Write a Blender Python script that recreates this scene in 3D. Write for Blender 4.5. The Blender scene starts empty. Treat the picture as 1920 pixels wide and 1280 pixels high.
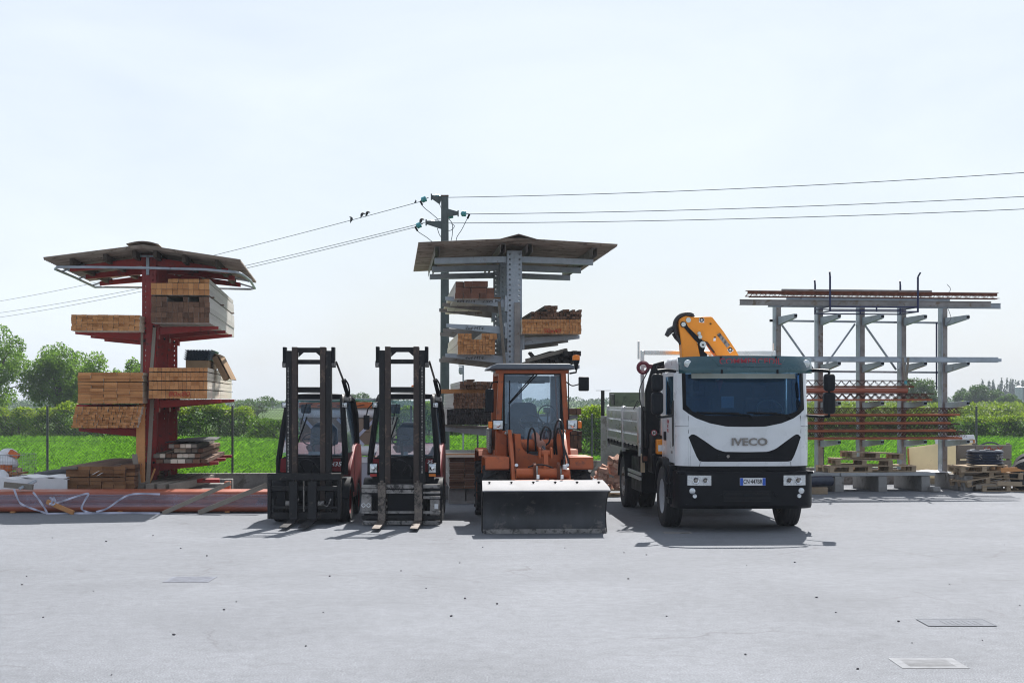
import bpy, bmesh, math, random
import numpy as np
from mathutils import Vector, Matrix, Euler
random.seed(7); rng = np.random.default_rng(7)
scene = bpy.context.scene
COL = scene.collection
R = math.radians
FPX, CX, HY, CAMZ = 2667.0, 960.0, 750.0, 2.0      # lens in pixels of the 1920 px photo, horizon row, eye height

def W(px, py, d):
    """point at distance d along the view axis that the photo shows at px,py"""
    return Vector(((px-CX)/FPX*d, d, CAMZ-(py-HY)/FPX*d))

class Frame:
    """a local frame standing on the ground"""
    def __init__(s, x, y, rz=0.0):
        s.x, s.y, s.rz = x, y, rz; s.c, s.s = math.cos(rz), math.sin(rz)
    def p(s, px, py, ly):
        u = (px-CX)/FPX
        x = (u*(s.y+ly*s.c)-s.x+ly*s.s)/(s.c-u*s.s)
        Y = s.y+x*s.s+ly*s.c
        return Vector((x, ly, CAMZ-(py-HY)/FPX*Y))
    def X(s, px, ly): return s.p(px, HY, ly).x
    def Z(s, px, py, ly): return s.p(px, py, ly).z
    def world(s, x, y, z=0): return Vector((s.x+x*s.c-y*s.s, s.y+x*s.s+y*s.c, z))

# ------------------------------------------------------------------ materials
MATS = {}
def new_mat(name):
    m = bpy.data.materials.new(name); m.use_nodes = True
    nt = m.node_tree; b = nt.nodes['Principled BSDF']
    return m, nt, b
def lnk(nt, a, b): nt.links.new(a, b)
def node(nt, t, **kw):
    n = nt.nodes.new(t)
    for k, v in kw.items():
        if k in n.inputs.keys(): n.inputs[k].default_value = v
        else: setattr(n, k, v)
    return n
def mix(nt, fac, a, b, blend='MIX'):
    n = nt.nodes.new('ShaderNodeMix'); n.data_type = 'RGBA'; n.blend_type = blend
    for sock, v in ((n.inputs[0], fac), (n.inputs[6], a), (n.inputs[7], b)):
        if hasattr(v, 'links'): nt.links.new(v, sock)
        elif isinstance(v, (int, float)): sock.default_value = v
        else: sock.default_value = tuple(v)+(1,) if len(v) == 3 else v
    return n.outputs[2]
def ramp(nt, fac, stops):
    n = nt.nodes.new('ShaderNodeValToRGB'); nt.links.new(fac, n.inputs[0])
    e = n.color_ramp.elements
    while len(e) < len(stops): e.new(.5)
    for el, (p, c) in zip(e, stops):
        el.position = p; el.color = tuple(c)+(1,) if len(c) == 3 else c
    return n.outputs[0]
def noise(nt, co, scale, detail=4, rough=.6, dist=0):
    n = node(nt, 'ShaderNodeTexNoise', Scale=scale, Detail=detail, Roughness=rough, Distortion=dist)
    nt.links.new(co, n.inputs['Vector']); return n.outputs['Fac']
def mapping(nt, co, sc):
    n = nt.nodes.new('ShaderNodeMapping'); n.inputs['Scale'].default_value = sc
    nt.links.new(co, n.inputs['Vector']); return n.outputs[0]
def g3(v): return (v, v, v)

def mat(name, col, rough=.55, metal=0., var=.12, scale=6., bump=0., dirt=None, dirt_amt=.5, dirt_scale=5., spec=.5, stretch=None, tint=0., coat=0.):
    m, nt, b = new_mat(name)
    tc = node(nt, 'ShaderNodeTexCoord').outputs['Object']
    co = mapping(nt, tc, stretch) if stretch else tc
    n1 = noise(nt, co, scale)
    c = mix(nt, ramp(nt, n1, [(.3, g3(0)), (.7, g3(1))]), [v*(1-var) for v in col], [min(1, v*(1+var)) for v in col])
    if tint:
        at = node(nt, 'ShaderNodeAttribute', attribute_name='tint')
        k = node(nt, 'ShaderNodeMapRange'); k.inputs[3].default_value = 1-tint; k.inputs[4].default_value = 1+tint
        lnk(nt, at.outputs['Fac'], k.inputs[0])
        cmb = node(nt, 'ShaderNodeCombineColor')
        for i in range(3): lnk(nt, k.outputs[0], cmb.inputs[i])
        c = mix(nt, 1., c, cmb.outputs[0], 'MULTIPLY')
    if dirt:
        n2 = noise(nt, tc, dirt_scale, 8, .7, .4)
        f = ramp(nt, n2, [(max(0, .72-dirt_amt*.5), g3(0)), (min(1, .78-dirt_amt*.4), g3(1))])
        c = mix(nt, f, c, dirt)
    lnk(nt, c, b.inputs['Base Color'])
    rr = ramp(nt, n1, [(.3, g3(max(0, rough-.1))), (.7, g3(min(1, rough+.1)))])
    lnk(nt, rr, b.inputs['Roughness'])
    b.inputs['Metallic'].default_value = metal
    b.inputs['Specular IOR Level'].default_value = spec
    b.inputs['Coat Weight'].default_value = coat
    if bump:
        bp = node(nt, 'ShaderNodeBump', Strength=bump, Distance=.02)
        lnk(nt, noise(nt, co, scale*6, 6), bp.inputs['Height']); lnk(nt, bp.outputs[0], b.inputs['Normal'])
    MATS[name] = m; return m

def wood(name, lo, hi, rough=.8, grain=(14, 1.2, 14)):
    m, nt, b = new_mat(name)
    tc = node(nt, 'ShaderNodeTexCoord').outputs['Object']
    at = node(nt, 'ShaderNodeAttribute', attribute_name='tint').outputs['Fac']
    g = noise(nt, mapping(nt, tc, grain), 3., 6, .65, .3)
    blotch = noise(nt, tc, 3.5, 3)
    s = node(nt, 'ShaderNodeMath', operation='MULTIPLY_ADD'); lnk(nt, g, s.inputs[0]); s.inputs[1].default_value = .62; k_ = node(nt, 'ShaderNodeMapRange'); k_.inputs[3].default_value = .2; k_.inputs[4].default_value = .75; lnk(nt, at, k_.inputs[0]); lnk(nt, k_.outputs[0], s.inputs[2])
    s2 = node(nt, 'ShaderNodeMath', operation='MULTIPLY_ADD'); lnk(nt, blotch, s2.inputs[0]); s2.inputs[1].default_value = .45; lnk(nt, s.outputs[0], s2.inputs[2])
    c = ramp(nt, s2.outputs[0], [(.35, lo), (1.0, hi)])
    s3 = node(nt, 'ShaderNodeMath', operation='MULTIPLY'); lnk(nt, s2.outputs[0], s3.inputs[0]); s3.inputs[1].default_value = .62
    nt.links.new(s3.outputs[0], c.node.inputs[0])
    lnk(nt, c, b.inputs['Base Color']); b.inputs['Roughness'].default_value = rough
    b.inputs['Specular IOR Level'].default_value = .25
    bp = node(nt, 'ShaderNodeBump', Strength=.35, Distance=.01); lnk(nt, g, bp.inputs['Height']); lnk(nt, bp.outputs[0], b.inputs['Normal'])
    MATS[name] = m; return m

def leaf(name, lo, hi, transl=.45):
    m, nt, b = new_mat(name)
    at = node(nt, 'ShaderNodeAttribute', attribute_name='tint').outputs['Fac']
    c = ramp(nt, at, [(.0, lo), (1., hi)])
    lnk(nt, c, b.inputs['Base Color']); b.inputs['Roughness'].default_value = .55; b.inputs['Specular IOR Level'].default_value = .3
    tr = node(nt, 'ShaderNodeBsdfTranslucent')
    c2 = mix(nt, 1., c, (1.15, 1.25, .5), 'MULTIPLY'); lnk(nt, c2, tr.inputs[0])
    ms = node(nt, 'ShaderNodeMixShader'); ms.inputs[0].default_value = transl
    lnk(nt, b.outputs[0], ms.inputs[1]); lnk(nt, tr.outputs[0], ms.inputs[2])
    lnk(nt, ms.outputs[0], nt.nodes['Material Output'].inputs[0])
    MATS[name] = m; return m

def glass(name, col, clear=.85, rough=.03, film=0., fcol=(.55,.6,.65,1), gcol=(1,1,1,1)):
    """sheet glass: see-through tint plus a Fresnel reflection and a thin patchy film"""
    m, nt, b = new_mat(name)
    nt.nodes.remove(b)
    tr = node(nt, 'ShaderNodeBsdfTransparent'); tr.inputs[0].default_value = tuple(v*clear for v in col)+(1,)
    gl = node(nt, 'ShaderNodeBsdfGlossy'); gl.inputs['Roughness'].default_value = rough; gl.inputs[0].default_value = gcol
    fr = node(nt, 'ShaderNodeFresnel', IOR=1.5)
    ms = node(nt, 'ShaderNodeMixShader'); lnk(nt, fr.outputs[0], ms.inputs[0]); lnk(nt, tr.outputs[0], ms.inputs[1]); lnk(nt, gl.outputs[0], ms.inputs[2])
    out = ms.outputs[0]
    if film:
        df = node(nt, 'ShaderNodeBsdfDiffuse'); df.inputs[0].default_value = fcol
        tc = node(nt, 'ShaderNodeTexCoord').outputs['Object']
        f = node(nt, 'ShaderNodeMath', operation='MULTIPLY'); lnk(nt, noise(nt, tc, 2.5, 5), f.inputs[0]); f.inputs[1].default_value = film
        m2 = node(nt, 'ShaderNodeMixShader'); lnk(nt, f.outputs[0], m2.inputs[0]); lnk(nt, out, m2.inputs[1]); lnk(nt, df.outputs[0], m2.inputs[2]); out = m2.outputs[0]
    lnk(nt, out, nt.nodes['Material Output'].inputs[0])
    MATS[name] = m; return m

# ------------------------------------------------------------------ mesh building
class MB:
    def __init__(s): s.v = []; s.f = []; s.t = []; s.m = []; s.tint = .5; s.mi = 0
    def add(s, vs, fs):
        o = len(s.v); s.v.extend([tuple(v) for v in vs])
        for f in fs: s.f.append([i+o for i in f]); s.t.append(s.tint); s.m.append(s.mi)
    def box(s, x0, x1, y0, y1, z0, z1, end=None):
        vs = [(x0,y0,z0),(x1,y0,z0),(x1,y1,z0),(x0,y1,z0),(x0,y0,z1),(x1,y0,z1),(x1,y1,z1),(x0,y1,z1)]
        fs = [(0,3,2,1),(4,5,6,7),(1,2,6,5),(3,0,4,7)]
        s.add(vs, fs+([] if end is not None else [(0,1,5,4),(2,3,7,6)]))
        if end is not None:
            k = s.mi; s.mi = end; s.add(vs, [(0,1,5,4),(2,3,7,6)]); s.mi = k
        return s
    def obox(s, c, size, rot=(0,0,0)):
        m = Euler(rot).to_matrix(); c = Vector(c); hx, hy, hz = size[0]/2, size[1]/2, size[2]/2
        vs = [c+m@Vector(p) for p in ((-hx,-hy,-hz),(hx,-hy,-hz),(hx,hy,-hz),(-hx,hy,-hz),(-hx,-hy,hz),(hx,-hy,hz),(hx,hy,hz),(-hx,hy,hz))]
        s.add(vs, [(0,3,2,1),(4,5,6,7),(0,1,5,4),(1,2,6,5),(2,3,7,6),(3,0,4,7)]); return s
    def bar(s, a, b, w, h, w2=None, h2=None, up=(0,0,1)):
        """rectangular bar from a to b, w across, h up; may taper"""
        a, b = Vector(a), Vector(b); d = (b-a).normalized(); u = Vector(up)
        if abs(d.dot(u)) > .98: u = Vector((0,1,0)) if abs(d.y) < .9 else Vector((1,0,0))
        x = d.cross(u).normalized(); u = x.cross(d).normalized()
        w2 = w if w2 is None else w2; h2 = h if h2 is None else h2
        vs = [a-x*w/2-u*h/2, a+x*w/2-u*h/2, a+x*w/2+u*h/2, a-x*w/2+u*h/2, b-x*w2/2-u*h2/2, b+x*w2/2-u*h2/2, b+x*w2/2+u*h2/2, b-x*w2/2+u*h2/2]
        s.add(vs, [(0,1,2,3),(7,6,5,4),(0,4,5,1),(1,5,6,2),(2,6,7,3),(3,7,4,0)]); return s
    def tube(s, pts, r, n=8, cap=True):
        pts = [Vector(p) for p in pts]; rs = r if isinstance(r, (list, tuple)) else [r]*len(pts)
        rings = []; pu = None
        for i, p in enumerate(pts):
            t = (pts[min(i+1, len(pts)-1)]-pts[max(i-1, 0)]).normalized()
            if pu is None: pu = Vector((0,0,1)) if abs(t.z) < .9 else Vector((1,0,0))
            x = t.cross(pu).normalized(); u = x.cross(t).normalized(); pu = u
            rings.append([p+(x*math.cos(k*2*math.pi/n)+u*math.sin(k*2*math.pi/n))*rs[i] for k in range(n)])
        vs = [q for rg in rings for q in rg]; fs = []
        for i in range(len(pts)-1):
            for k in range(n): fs.append((i*n+k, i*n+(k+1)%n, (i+1)*n+(k+1)%n, (i+1)*n+k))
        if cap: fs.append(tuple(range(n-1,-1,-1))); fs.append(tuple((len(pts)-1)*n+k for k in range(n)))
        s.add(vs, fs); return s
    def cyl(s, a, b, r, n=16, r2=None): return s.tube([a, b], [r, r if r2 is None else r2], n)
    def prism(s, poly, axis, a, b):
        """extrude a 2D outline along an axis: 'y' takes (x,z), 'x' takes (y,z), 'z' takes (x,y)"""
        def P(p, t): return (p[0], t, p[1]) if axis == 'y' else (t, p[0], p[1]) if axis == 'x' else (p[0], p[1], t)
        n = len(poly); vs = [P(p, a) for p in poly]+[P(p, b) for p in poly]
        s.add(vs, [tuple(range(n)), tuple(range(2*n-1, n-1, -1))]+[(i, n+i, n+(i+1)%n, (i+1)%n) for i in range(n)]); return s
    def lathe(s, prof, axis='x', c=(0,0,0), n=32):
        """prof: (radius, along)"""
        c = Vector(c); vs = []; fs = []; k = len(prof)
        for i in range(n):
            a = i*2*math.pi/n
            for r, t in prof:
                q = (t, r*math.cos(a), r*math.sin(a)) if axis == 'x' else (r*math.cos(a), t, r*math.sin(a)) if axis == 'y' else (r*math.cos(a), r*math.sin(a), t)
                vs.append(c+Vector(q))
        for i in range(n):
            j = (i+1) % n
            for q in range(k-1): fs.append((i*k+q, i*k+q+1, j*k+q+1, j*k+q))
        s.add(vs, fs); return s
    def grid(s, fn, nu, nv):
        vs = [fn(i/nu, j/nv) for i in range(nu+1) for j in range(nv+1)]
        s.add(vs, [(i*(nv+1)+j, (i+1)*(nv+1)+j, (i+1)*(nv+1)+j+1, i*(nv+1)+j+1) for i in range(nu) for j in range(nv)]); return s
    def slab(s, fn, nu, nv, off):
        """a sheet with thickness: fn(u,v)->point, off = Vector offset"""
        off = Vector(off); o = len(s.v)
        a = [Vector(fn(i/nu, j/nv)) for i in range(nu+1) for j in range(nv+1)]; N = len(a); w = nv+1
        fs = []
        for i in range(nu):
            for j in range(nv):
                q = (i*w+j, (i+1)*w+j, (i+1)*w+j+1, i*w+j+1); fs.append(q); fs.append(tuple(N+k for k in reversed(q)))
        rim = [i*w for i in range(nu+1)]+[nu*w+j for j in range(1, w)]+[i*w+nv for i in range(nu-1,-1,-1)]+[j for j in range(nv-1,0,-1)]
        for k in range(len(rim)):
            p, q = rim[k], rim[(k+1) % len(rim)]; fs.append((q, p, N+p, N+q))
        s.add(a+[p+off for p in a], fs); return s
    def ball(s, c, r, n=8, sc=(1,1,1), jit=0):
        vs = []; fs = []; c = Vector(c)
        for i in range(n+1):
            th = math.pi*i/n
            for j in range(n*2):
                ph = math.pi*j/n; k = 1+random.uniform(-jit, jit)
                vs.append(c+Vector((math.sin(th)*math.cos(ph)*sc[0], math.sin(th)*math.sin(ph)*sc[1], math.cos(th)*sc[2]))*r*k)
        m = n*2
        for i in range(n):
            for j in range(m): fs.append((i*m+j, (i+1)*m+j, (i+1)*m+(j+1) % m, i*m+(j+1) % m))
        s.add(vs, fs); return s
    def build(s, name, mats, parent=None, bevel=0., smooth=40, loc=None, rot=None, kind=None, seg=2):
        me = bpy.data.meshes.new(name); me.from_pydata(s.v, [], s.f)
        if not isinstance(mats, (list, tuple)): mats = [mats]
        for m in mats: me.materials.append(m)
        at = me.attributes.new('tint', 'FLOAT', 'FACE'); at.data.foreach_set('value', s.t)
        me.polygons.foreach_set('material_index', s.m)
        bm = bmesh.new(); bm.from_mesh(me); bmesh.ops.remove_doubles(bm, verts=bm.verts, dist=1e-6) if smooth else None
        bmesh.ops.recalc_face_normals(bm, faces=bm.faces); bm.to_mesh(me); bm.free()
        if smooth:
            me.polygons.foreach_set('use_smooth', [True]*len(me.polygons)); me.set_sharp_from_angle(angle=R(smooth))
        me.update()
        o = bpy.data.objects.new(name, me); COL.objects.link(o)
        if parent is not None: o.parent = parent
        if loc is not None: o.location = loc
        if rot is not None: o.rotation_euler = rot
        if bevel:
            bv = o.modifiers.new('bevel', 'BEVEL'); bv.width = bevel; bv.segments = seg; bv.limit_method = 'ANGLE'; bv.angle_limit = R(40)
        if kind: o['kind'] = kind
        return o

def fast_mesh(name, verts, faces_n, tint, m, parent=None, kind=None):
    """numpy mesh: verts (N,3), consecutive groups of faces_n verts make a face"""
    me = bpy.data.meshes.new(name); N = len(verts); F = N//faces_n
    me.vertices.add(N); me.vertices.foreach_set('co', np.ascontiguousarray(verts, dtype=np.float32).ravel())
    me.loops.add(N); me.loops.foreach_set('vertex_index', np.arange(N, dtype=np.int32))
    me.polygons.add(F); me.polygons.foreach_set('loop_start', np.arange(0, N, faces_n, dtype=np.int32))
    me.polygons.foreach_set('loop_total', np.full(F, faces_n, dtype=np.int32))
    me.materials.append(m)
    at = me.attributes.new('tint', 'FLOAT', 'FACE'); at.data.foreach_set('value', np.asarray(tint, dtype=np.float32))
    me.update(calc_edges=True); me.validate()
    o = bpy.data.objects.new(name, me); COL.objects.link(o)
    if parent is not None: o.parent = parent
    if kind: o['kind'] = kind
    return o

def tag(o, label, cat, group=None):
    o['label'] = label; o['category'] = cat
    if group: o['group'] = group
    return o
def thing(name, label, cat, loc=(0,0,0), rz=0., group=None, rot=None):
    o = bpy.data.objects.new(name, None); COL.objects.link(o); o.empty_display_size = .2
    o.location = loc; o.rotation_euler = rot if rot else (0,0,rz)
    return tag(o, label, cat, group)
def part_copy(o, loc=None, rot=None, parent=None):
    c = o.copy(); COL.objects.link(c); c.parent = parent or o.parent
    if loc is not None: c.location = loc
    if rot is not None: c.rotation_euler = rot
    for ch in list(o.children): part_copy(ch, parent=c)
    return c
def dup(root, loc, rz=None, label=None, rot=None):
    c = part_copy(root, loc=loc, rot=rot if rot else (None if rz is None else (0,0,rz)))
    c.parent = None
    if label: c['label'] = label
    return c
def text(s, parent, loc, rot, size, m, name='lettering', bold=0., ext=.002, sx=1., shear=0., align='CENTER', top=None):
    cu = bpy.data.curves.new(name, 'FONT'); cu.body = s; cu.size = size; cu.extrude = ext; cu.offset = bold*size; cu.shear = shear
    cu.align_x = align; cu.align_y = 'CENTER'; cu.resolution_u = 3
    t = bpy.data.objects.new(name, cu); COL.objects.link(t)
    bpy.context.view_layer.update()
    me = bpy.data.meshes.new_from_object(t); bpy.data.objects.remove(t); bpy.data.curves.remove(cu)
    me.materials.clear(); me.materials.append(m)
    o = bpy.data.objects.new(name, me); COL.objects.link(o); o.scale = (sx, 1, 1)
    if parent is not None: o.parent = parent
    o.location = loc; o.rotation_euler = rot
    return o
FRONT = (R(90), 0, 0)
def hose(pts, n=10):
    """smooth curve through the points (Catmull-Rom)"""
    P = [Vector(p) for p in pts]; P = [P[0]*2-P[1]]+P+[P[-1]*2-P[-2]]; out = []
    for i in range(1, len(P)-2):
        for k in range(n):
            t = k/n; a, b, c, d = P[i-1], P[i], P[i+1], P[i+2]
            out.append(.5*((2*b)+(c-a)*t+(2*a-5*b+4*c-d)*t*t+(3*b-a-3*c+d)*t**3))
    return out+[P[-2]]
# ------------------------------------------------------------------ material library
galv = mat('galvanised_steel', (.36,.40,.45), .5, .55, .22, 4, dirt=(.22,.23,.25), dirt_amt=.25)
galv_brown = mat('galvanised_steel_weathered', (.30,.28,.27), .65, .3, .3, 3, dirt=(.20,.15,.11), dirt_amt=.35)
redp = mat('red_oxide_paint', (.33,.022,.020), .5, 0, .25, 3, dirt=(.10,.03,.025), dirt_amt=.3)
black = mat('black_paint', (.007,.008,.011), .45, 0, .3, 6, spec=.14)
black_dirty = mat('dirty_black_steel', (.014,.014,.016), .55, .1, .4, 5, dirt=(.085,.07,.06), dirt_amt=.26, dirt_scale=9, spec=.3)
plastic = mat('black_plastic', (.010,.012,.016), .5, 0, .2, 10, spec=.16)
rubber = mat('tyre_rubber', (.024,.026,.029), .8, 0, .3, 8, dirt=(.06,.055,.05), dirt_amt=.3)
steel = mat('bare_steel', (.33,.31,.29), .45, .7, .3, 6, dirt=(.10,.07,.05), dirt_amt=.45, dirt_scale=8)
worn = mat('worn_grey_steel', (.27,.255,.245), .6, .2, .4, 7, dirt=(.04,.036,.036), dirt_amt=.42, dirt_scale=10)
blade_m = mat('scoured_blade_steel', (.050,.052,.058), .42, .25, .4, 3, dirt=(.14,.13,.125), dirt_amt=.3, dirt_scale=4, stretch=(1,1,.4))
silver = mat('aluminium', (.66,.68,.69), .32, .8, .1, 3)
emblem = mat('emblem_chrome', (.22,.20,.19), .3, .8, .15, 12)
chrome = mat('chrome', (.75,.76,.78), .12, 1., .05)
white = mat('white_paint', (.72,.74,.77), .32, 0, .05, 3, coat=.5)
conc = mat('concrete', (.30,.29,.28), .9, 0, .25, 2.5, bump=.4, dirt=(.16,.145,.13), dirt_amt=.4, dirt_scale=2.5, spec=.2)
conc_l = mat('pale_concrete', (.40,.41,.42), .9, 0, .2, 2.5, bump=.3, dirt=(.22,.21,.2), dirt_amt=.3, spec=.2)
fcement = mat('fibre_cement', (.33,.28,.235), .9, 0, .35, 2., bump=.2, dirt=(.16,.13,.11), dirt_amt=.35, dirt_scale=3, spec=.15, stretch=(1,3,1))
orange_l = mat('orange_machine_paint', (.46,.105,.028), .5, 0, .18, 3, dirt=(.20,.065,.035), dirt_amt=.32, dirt_scale=4)
orange_c = mat('crane_orange_paint', (.80,.27,.012), .4, 0, .08, 3, dirt=(.45,.15,.02), dirt_amt=.15)
fork_red = mat('dark_red_paint', (.17,.014,.020), .55, 0, .2, 3, dirt=(.12,.05,.05), dirt_amt=.25, spec=.25)
rail_brown = mat('greasy_brown_rail', (.040,.026,.022), .5, .2, .4, 5, dirt=(.13,.085,.06), dirt_amt=.35, dirt_scale=7, stretch=(1,1,.3))
amber = mat('amber_lens', (.85,.22,.015), .25, 0, .1)
red_lens = mat('red_lens', (.5,.02,.02), .25, 0, .1)
lens = mat('headlamp_lens', (.62,.65,.68), .12, .6, .25, 40)
seat_m = mat('seat_cloth', (.035,.05,.085), .85, 0, .2, 20)
teal = mat('dark_teal_visor', (.010,.065,.085), .25, 0, .25, 2, coat=.6)
redtxt = mat('red_lettering', (.36,.025,.045), .5, 0, .1)
redmark = mat('red_chalk', (.42,.05,.03), .9, 0, .3, 30)
inkmark = mat('black_marker', (.03,.03,.035), .9, 0, .3)
bluep = mat('blue_plate_band', (.02,.10,.50), .4, 0, .05)
bluefr = mat('navy_blue_paint', (.012,.016,.075), .45, 0, .25, 5)
paper = mat('white_paper', (.75,.76,.78), .8, 0, .05)
rust = mat('rusty_steel', (.16,.055,.03), .85, .15, .4, 9)
rustdk = mat('dark_rusty_bar', (.075,.035,.028), .85, .2, .4, 9)
terra = mat('terracotta', (.34,.095,.042), .85, 0, .25, 4)
pvc = mat('orange_brown_pvc', (.33,.085,.045), .4, 0, .15, 2)
brickm = mat('broken_brick', (.56,.34,.27), .95, 0, .35, 6, bump=.5, tint=.45, dirt=(.55,.45,.40), dirt_amt=.35, dirt_scale=10, spec=.15)
teal_glass = mat('teal_glass_insulator', (.05,.30,.35), .15, 0, .2)
woodpole = mat('tarred_pole', (.085,.10,.11), .8, 0, .3, 3)
wire_m = mat('cable_grey', (.14,.15,.18), .6, .3, .1)
birdm = mat('bird_feathers', (.02,.02,.025), .7, 0, .3)
cardb = mat('cardboard', (.30,.20,.12), .9, 0, .2, 4, spec=.15)
bluesheet = mat('slate_blue_sheet', (.085,.135,.20), .4, .1, .3, 5)
cream = mat('cream_tarpaulin', (.72,.64,.48), .8, 0, .2, 1.6, dirt=(.33,.25,.17), dirt_amt=.35, dirt_scale=2.2, spec=.2)
whitepl = mat('white_sheet_plastic', (.78,.78,.80), .5, 0, .08, 3)
sackm = mat('white_sack', (.72,.72,.75), .7, 0, .12, 8, bump=.3)
terr2 = mat('orange_clay', (.55,.15,.05), .85, 0, .3, 5)
olive = mat('olive_green_board', (.17,.21,.13), .65, 0, .25, 3, dirt=(.10,.12,.08), dirt_amt=.3)
wirem = mat('galvanised_wire', (.30,.32,.33), .5, .5, .15)
meshwire = mat('fence_wire', (.06,.075,.075), .6, .2, .15)
greyp = mat('pale_grey_panel', (.42,.44,.47), .5, 0, .1, 2)
greent = mat('green_tarpaulin', (.05,.30,.20), .6, 0, .2)
blackhose = mat('black_rubber_hose', (.013,.014,.017), .4, 0, .2)
navyhose = mat('dark_blue_pipe', (.018,.026,.05), .35, 0, .2, 6)
lightplate = mat('bright_deflector_plate', (.36,.355,.36), .8, 0, .15, 3, spec=.1, dirt=(.42,.40,.38), dirt_amt=.2)
pipe_film_strip = mat('milky_plastic_strip', (.52,.52,.64), .5, 0, .15, 6)
trunkm = mat('bark', (.09,.075,.06), .95, 0, .35, 5, bump=.5)
wl = wood('sawn_timber', (.33,.130,.046), (.80,.41,.175))
wbrown = wood('brown_plank_timber', (.13,.060,.028), (.42,.22,.105))
wl_side = wood('sunlit_sawn_timber_side', (.64,.55,.44), (.86,.79,.68))  # side faces much paler than the ends: sunlight put into the colour
wcrate = wood('grey_brown_crate', (.17,.12,.09), (.38,.28,.21))
wd = wood('dark_weathered_timber', (.060,.033,.022), (.30,.165,.105))
wd_side = wood('sunlit_weathered_timber_side', (.46,.43,.40), (.72,.69,.65))  # grey weathered sides, made paler still with sunlight put into the colour
wg = wood('grey_timber', (.13,.115,.10), (.38,.335,.28))
wred = wood('reddish_dark_timber', (.085,.04,.028), (.28,.13,.085))
wblack = wood('blackened_timber', (.012,.012,.014), (.06,.052,.048))
wpal = wood('pallet_wood', (.22,.155,.10), (.60,.47,.33), grain=(1.2,14,14))
purlin_m = wood('dark_purlin_timber', (.04,.032,.026), (.13,.10,.08))
winglass = glass('cab_glass', (.95,.975,.99), .985, .03, .02)
reflglass = glass('reflection_film_cab_glass', (.86,.93,.985), .965, .04, .20, (.30,.45,.60,1))  # bluish film paints reflections into the colour of the cab panes
truckglass = glass('tinted_windscreen', (.52,.74,.92), .84, .02, .03, (.20,.42,.65,1), (.42,.68,.95,1))
filmm = glass('clear_wrapping_film', (.97,.95,1.), .97, .22, .55, (.60,.54,.70,1))
leaf_a = leaf('willow_leaves', (.075,.145,.03), (.19,.30,.075), .55)
leaf_h = leaf('hedge_leaves', (.030,.085,.008), (.14,.25,.025), .45)
leaf_y = leaf('hedge_top_leaves', (.10,.17,.02), (.30,.38,.05), .45)
leaf_far = leaf('distant_leaves', (.045,.085,.035), (.10,.165,.06), .35)
leaf_pop = leaf('poplar_leaves', (.03,.06,.035), (.065,.115,.06), .25)
grassm = leaf('young_wheat', (.05,.14,.012), (.17,.36,.045), .5)
vinem = leaf('vine_leaves', (.07,.12,.025), (.24,.30,.07), .4)

# the cream sheet lets some sun through
nt = cream.node_tree; b = nt.nodes['Principled BSDF']; tr = node(nt, 'ShaderNodeBsdfTranslucent'); tr.inputs[0].default_value = (.85,.78,.62,1)
ms = node(nt, 'ShaderNodeMixShader'); ms.inputs[0].default_value = .5; lnk(nt, b.outputs[0], ms.inputs[1]); lnk(nt, tr.outputs[0], ms.inputs[2]); lnk(nt, ms.outputs[0], nt.nodes['Material Output'].inputs[0])
# ------------------------------------------------------------------ sky, sun, camera
SUN_EL, SUN_AZ = R(50), R(12.5)          # azimuth measured from +Y towards +X
world = bpy.data.worlds.new('World'); scene.world = world; world.use_nodes = True
wn = world.node_tree; wn.nodes.clear()
wo = wn.nodes.new('ShaderNodeOutputWorld'); bg = wn.nodes.new('ShaderNodeBackground')
sky = wn.nodes.new('ShaderNodeTexSky'); sky.sky_type = 'NISHITA'; sky.sun_disc = False
sky.sun_elevation = SUN_EL; sky.sun_rotation = SUN_AZ; sky.altitude = 100; sky.air_density = 1.0; sky.dust_density = 2.2; sky.ozone_density = 2.5
# a thin white veil of high cloud over the blue
wtc = wn.nodes.new('ShaderNodeTexCoord')
wmap = wn.nodes.new('ShaderNodeMapping'); wmap.inputs['Scale'].default_value = (1.2, 1.2, 3.2); wn.links.new(wtc.outputs['Generated'], wmap.inputs[0])
wnz = noise(wn, wmap.outputs[0], 2.3, 7, .55, .5)
wf = ramp(wn, wnz, [(.30, g3(.52)), (.70, g3(.95))])
# the veil is brightest round the sun and thins out to clear blue in the opposite half of the sky
wsep = wn.nodes.new('ShaderNodeVectorMath'); wsep.operation = 'DOT_PRODUCT'; wn.links.new(wtc.outputs['Generated'], wsep.inputs[0]); wsep.inputs[1].default_value = (math.sin(SUN_AZ), math.cos(SUN_AZ), 0)
wmr = wn.nodes.new('ShaderNodeMapRange'); wn.links.new(wsep.outputs['Value'], wmr.inputs[0]); wmr.inputs[1].default_value = -.35; wmr.inputs[2].default_value = .55; wmr.inputs[3].default_value = .60; wmr.inputs[4].default_value = 1.
wmul = wn.nodes.new('ShaderNodeMath'); wmul.operation = 'MULTIPLY'; wn.links.new(wf, wmul.inputs[0]); wn.links.new(wmr.outputs[0], wmul.inputs[1])
veil = mix(wn, wmul.outputs[0], sky.outputs[0], (8.9, 9.7, 10.6))
wn.links.new(veil, bg.inputs[0]); bg.inputs[1].default_value = .058
wn.links.new(bg.outputs[0], wo.inputs[0])
sl = bpy.data.lights.new('sun', 'SUN'); sl.energy = 4.6; sl.angle = R(.55); sl.color = (1., .965, .92)
so = bpy.data.objects.new('sun', sl); COL.objects.link(so)
sd = Vector((math.sin(SUN_AZ)*math.cos(SUN_EL), math.cos(SUN_AZ)*math.cos(SUN_EL), math.sin(SUN_EL)))
so.rotation_euler = sd.to_track_quat('Z', 'Y').to_euler(); so.location = (0, 0, 30)
cam = bpy.data.cameras.new('camera'); co_ = bpy.data.objects.new('camera', cam); COL.objects.link(co_)
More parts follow.
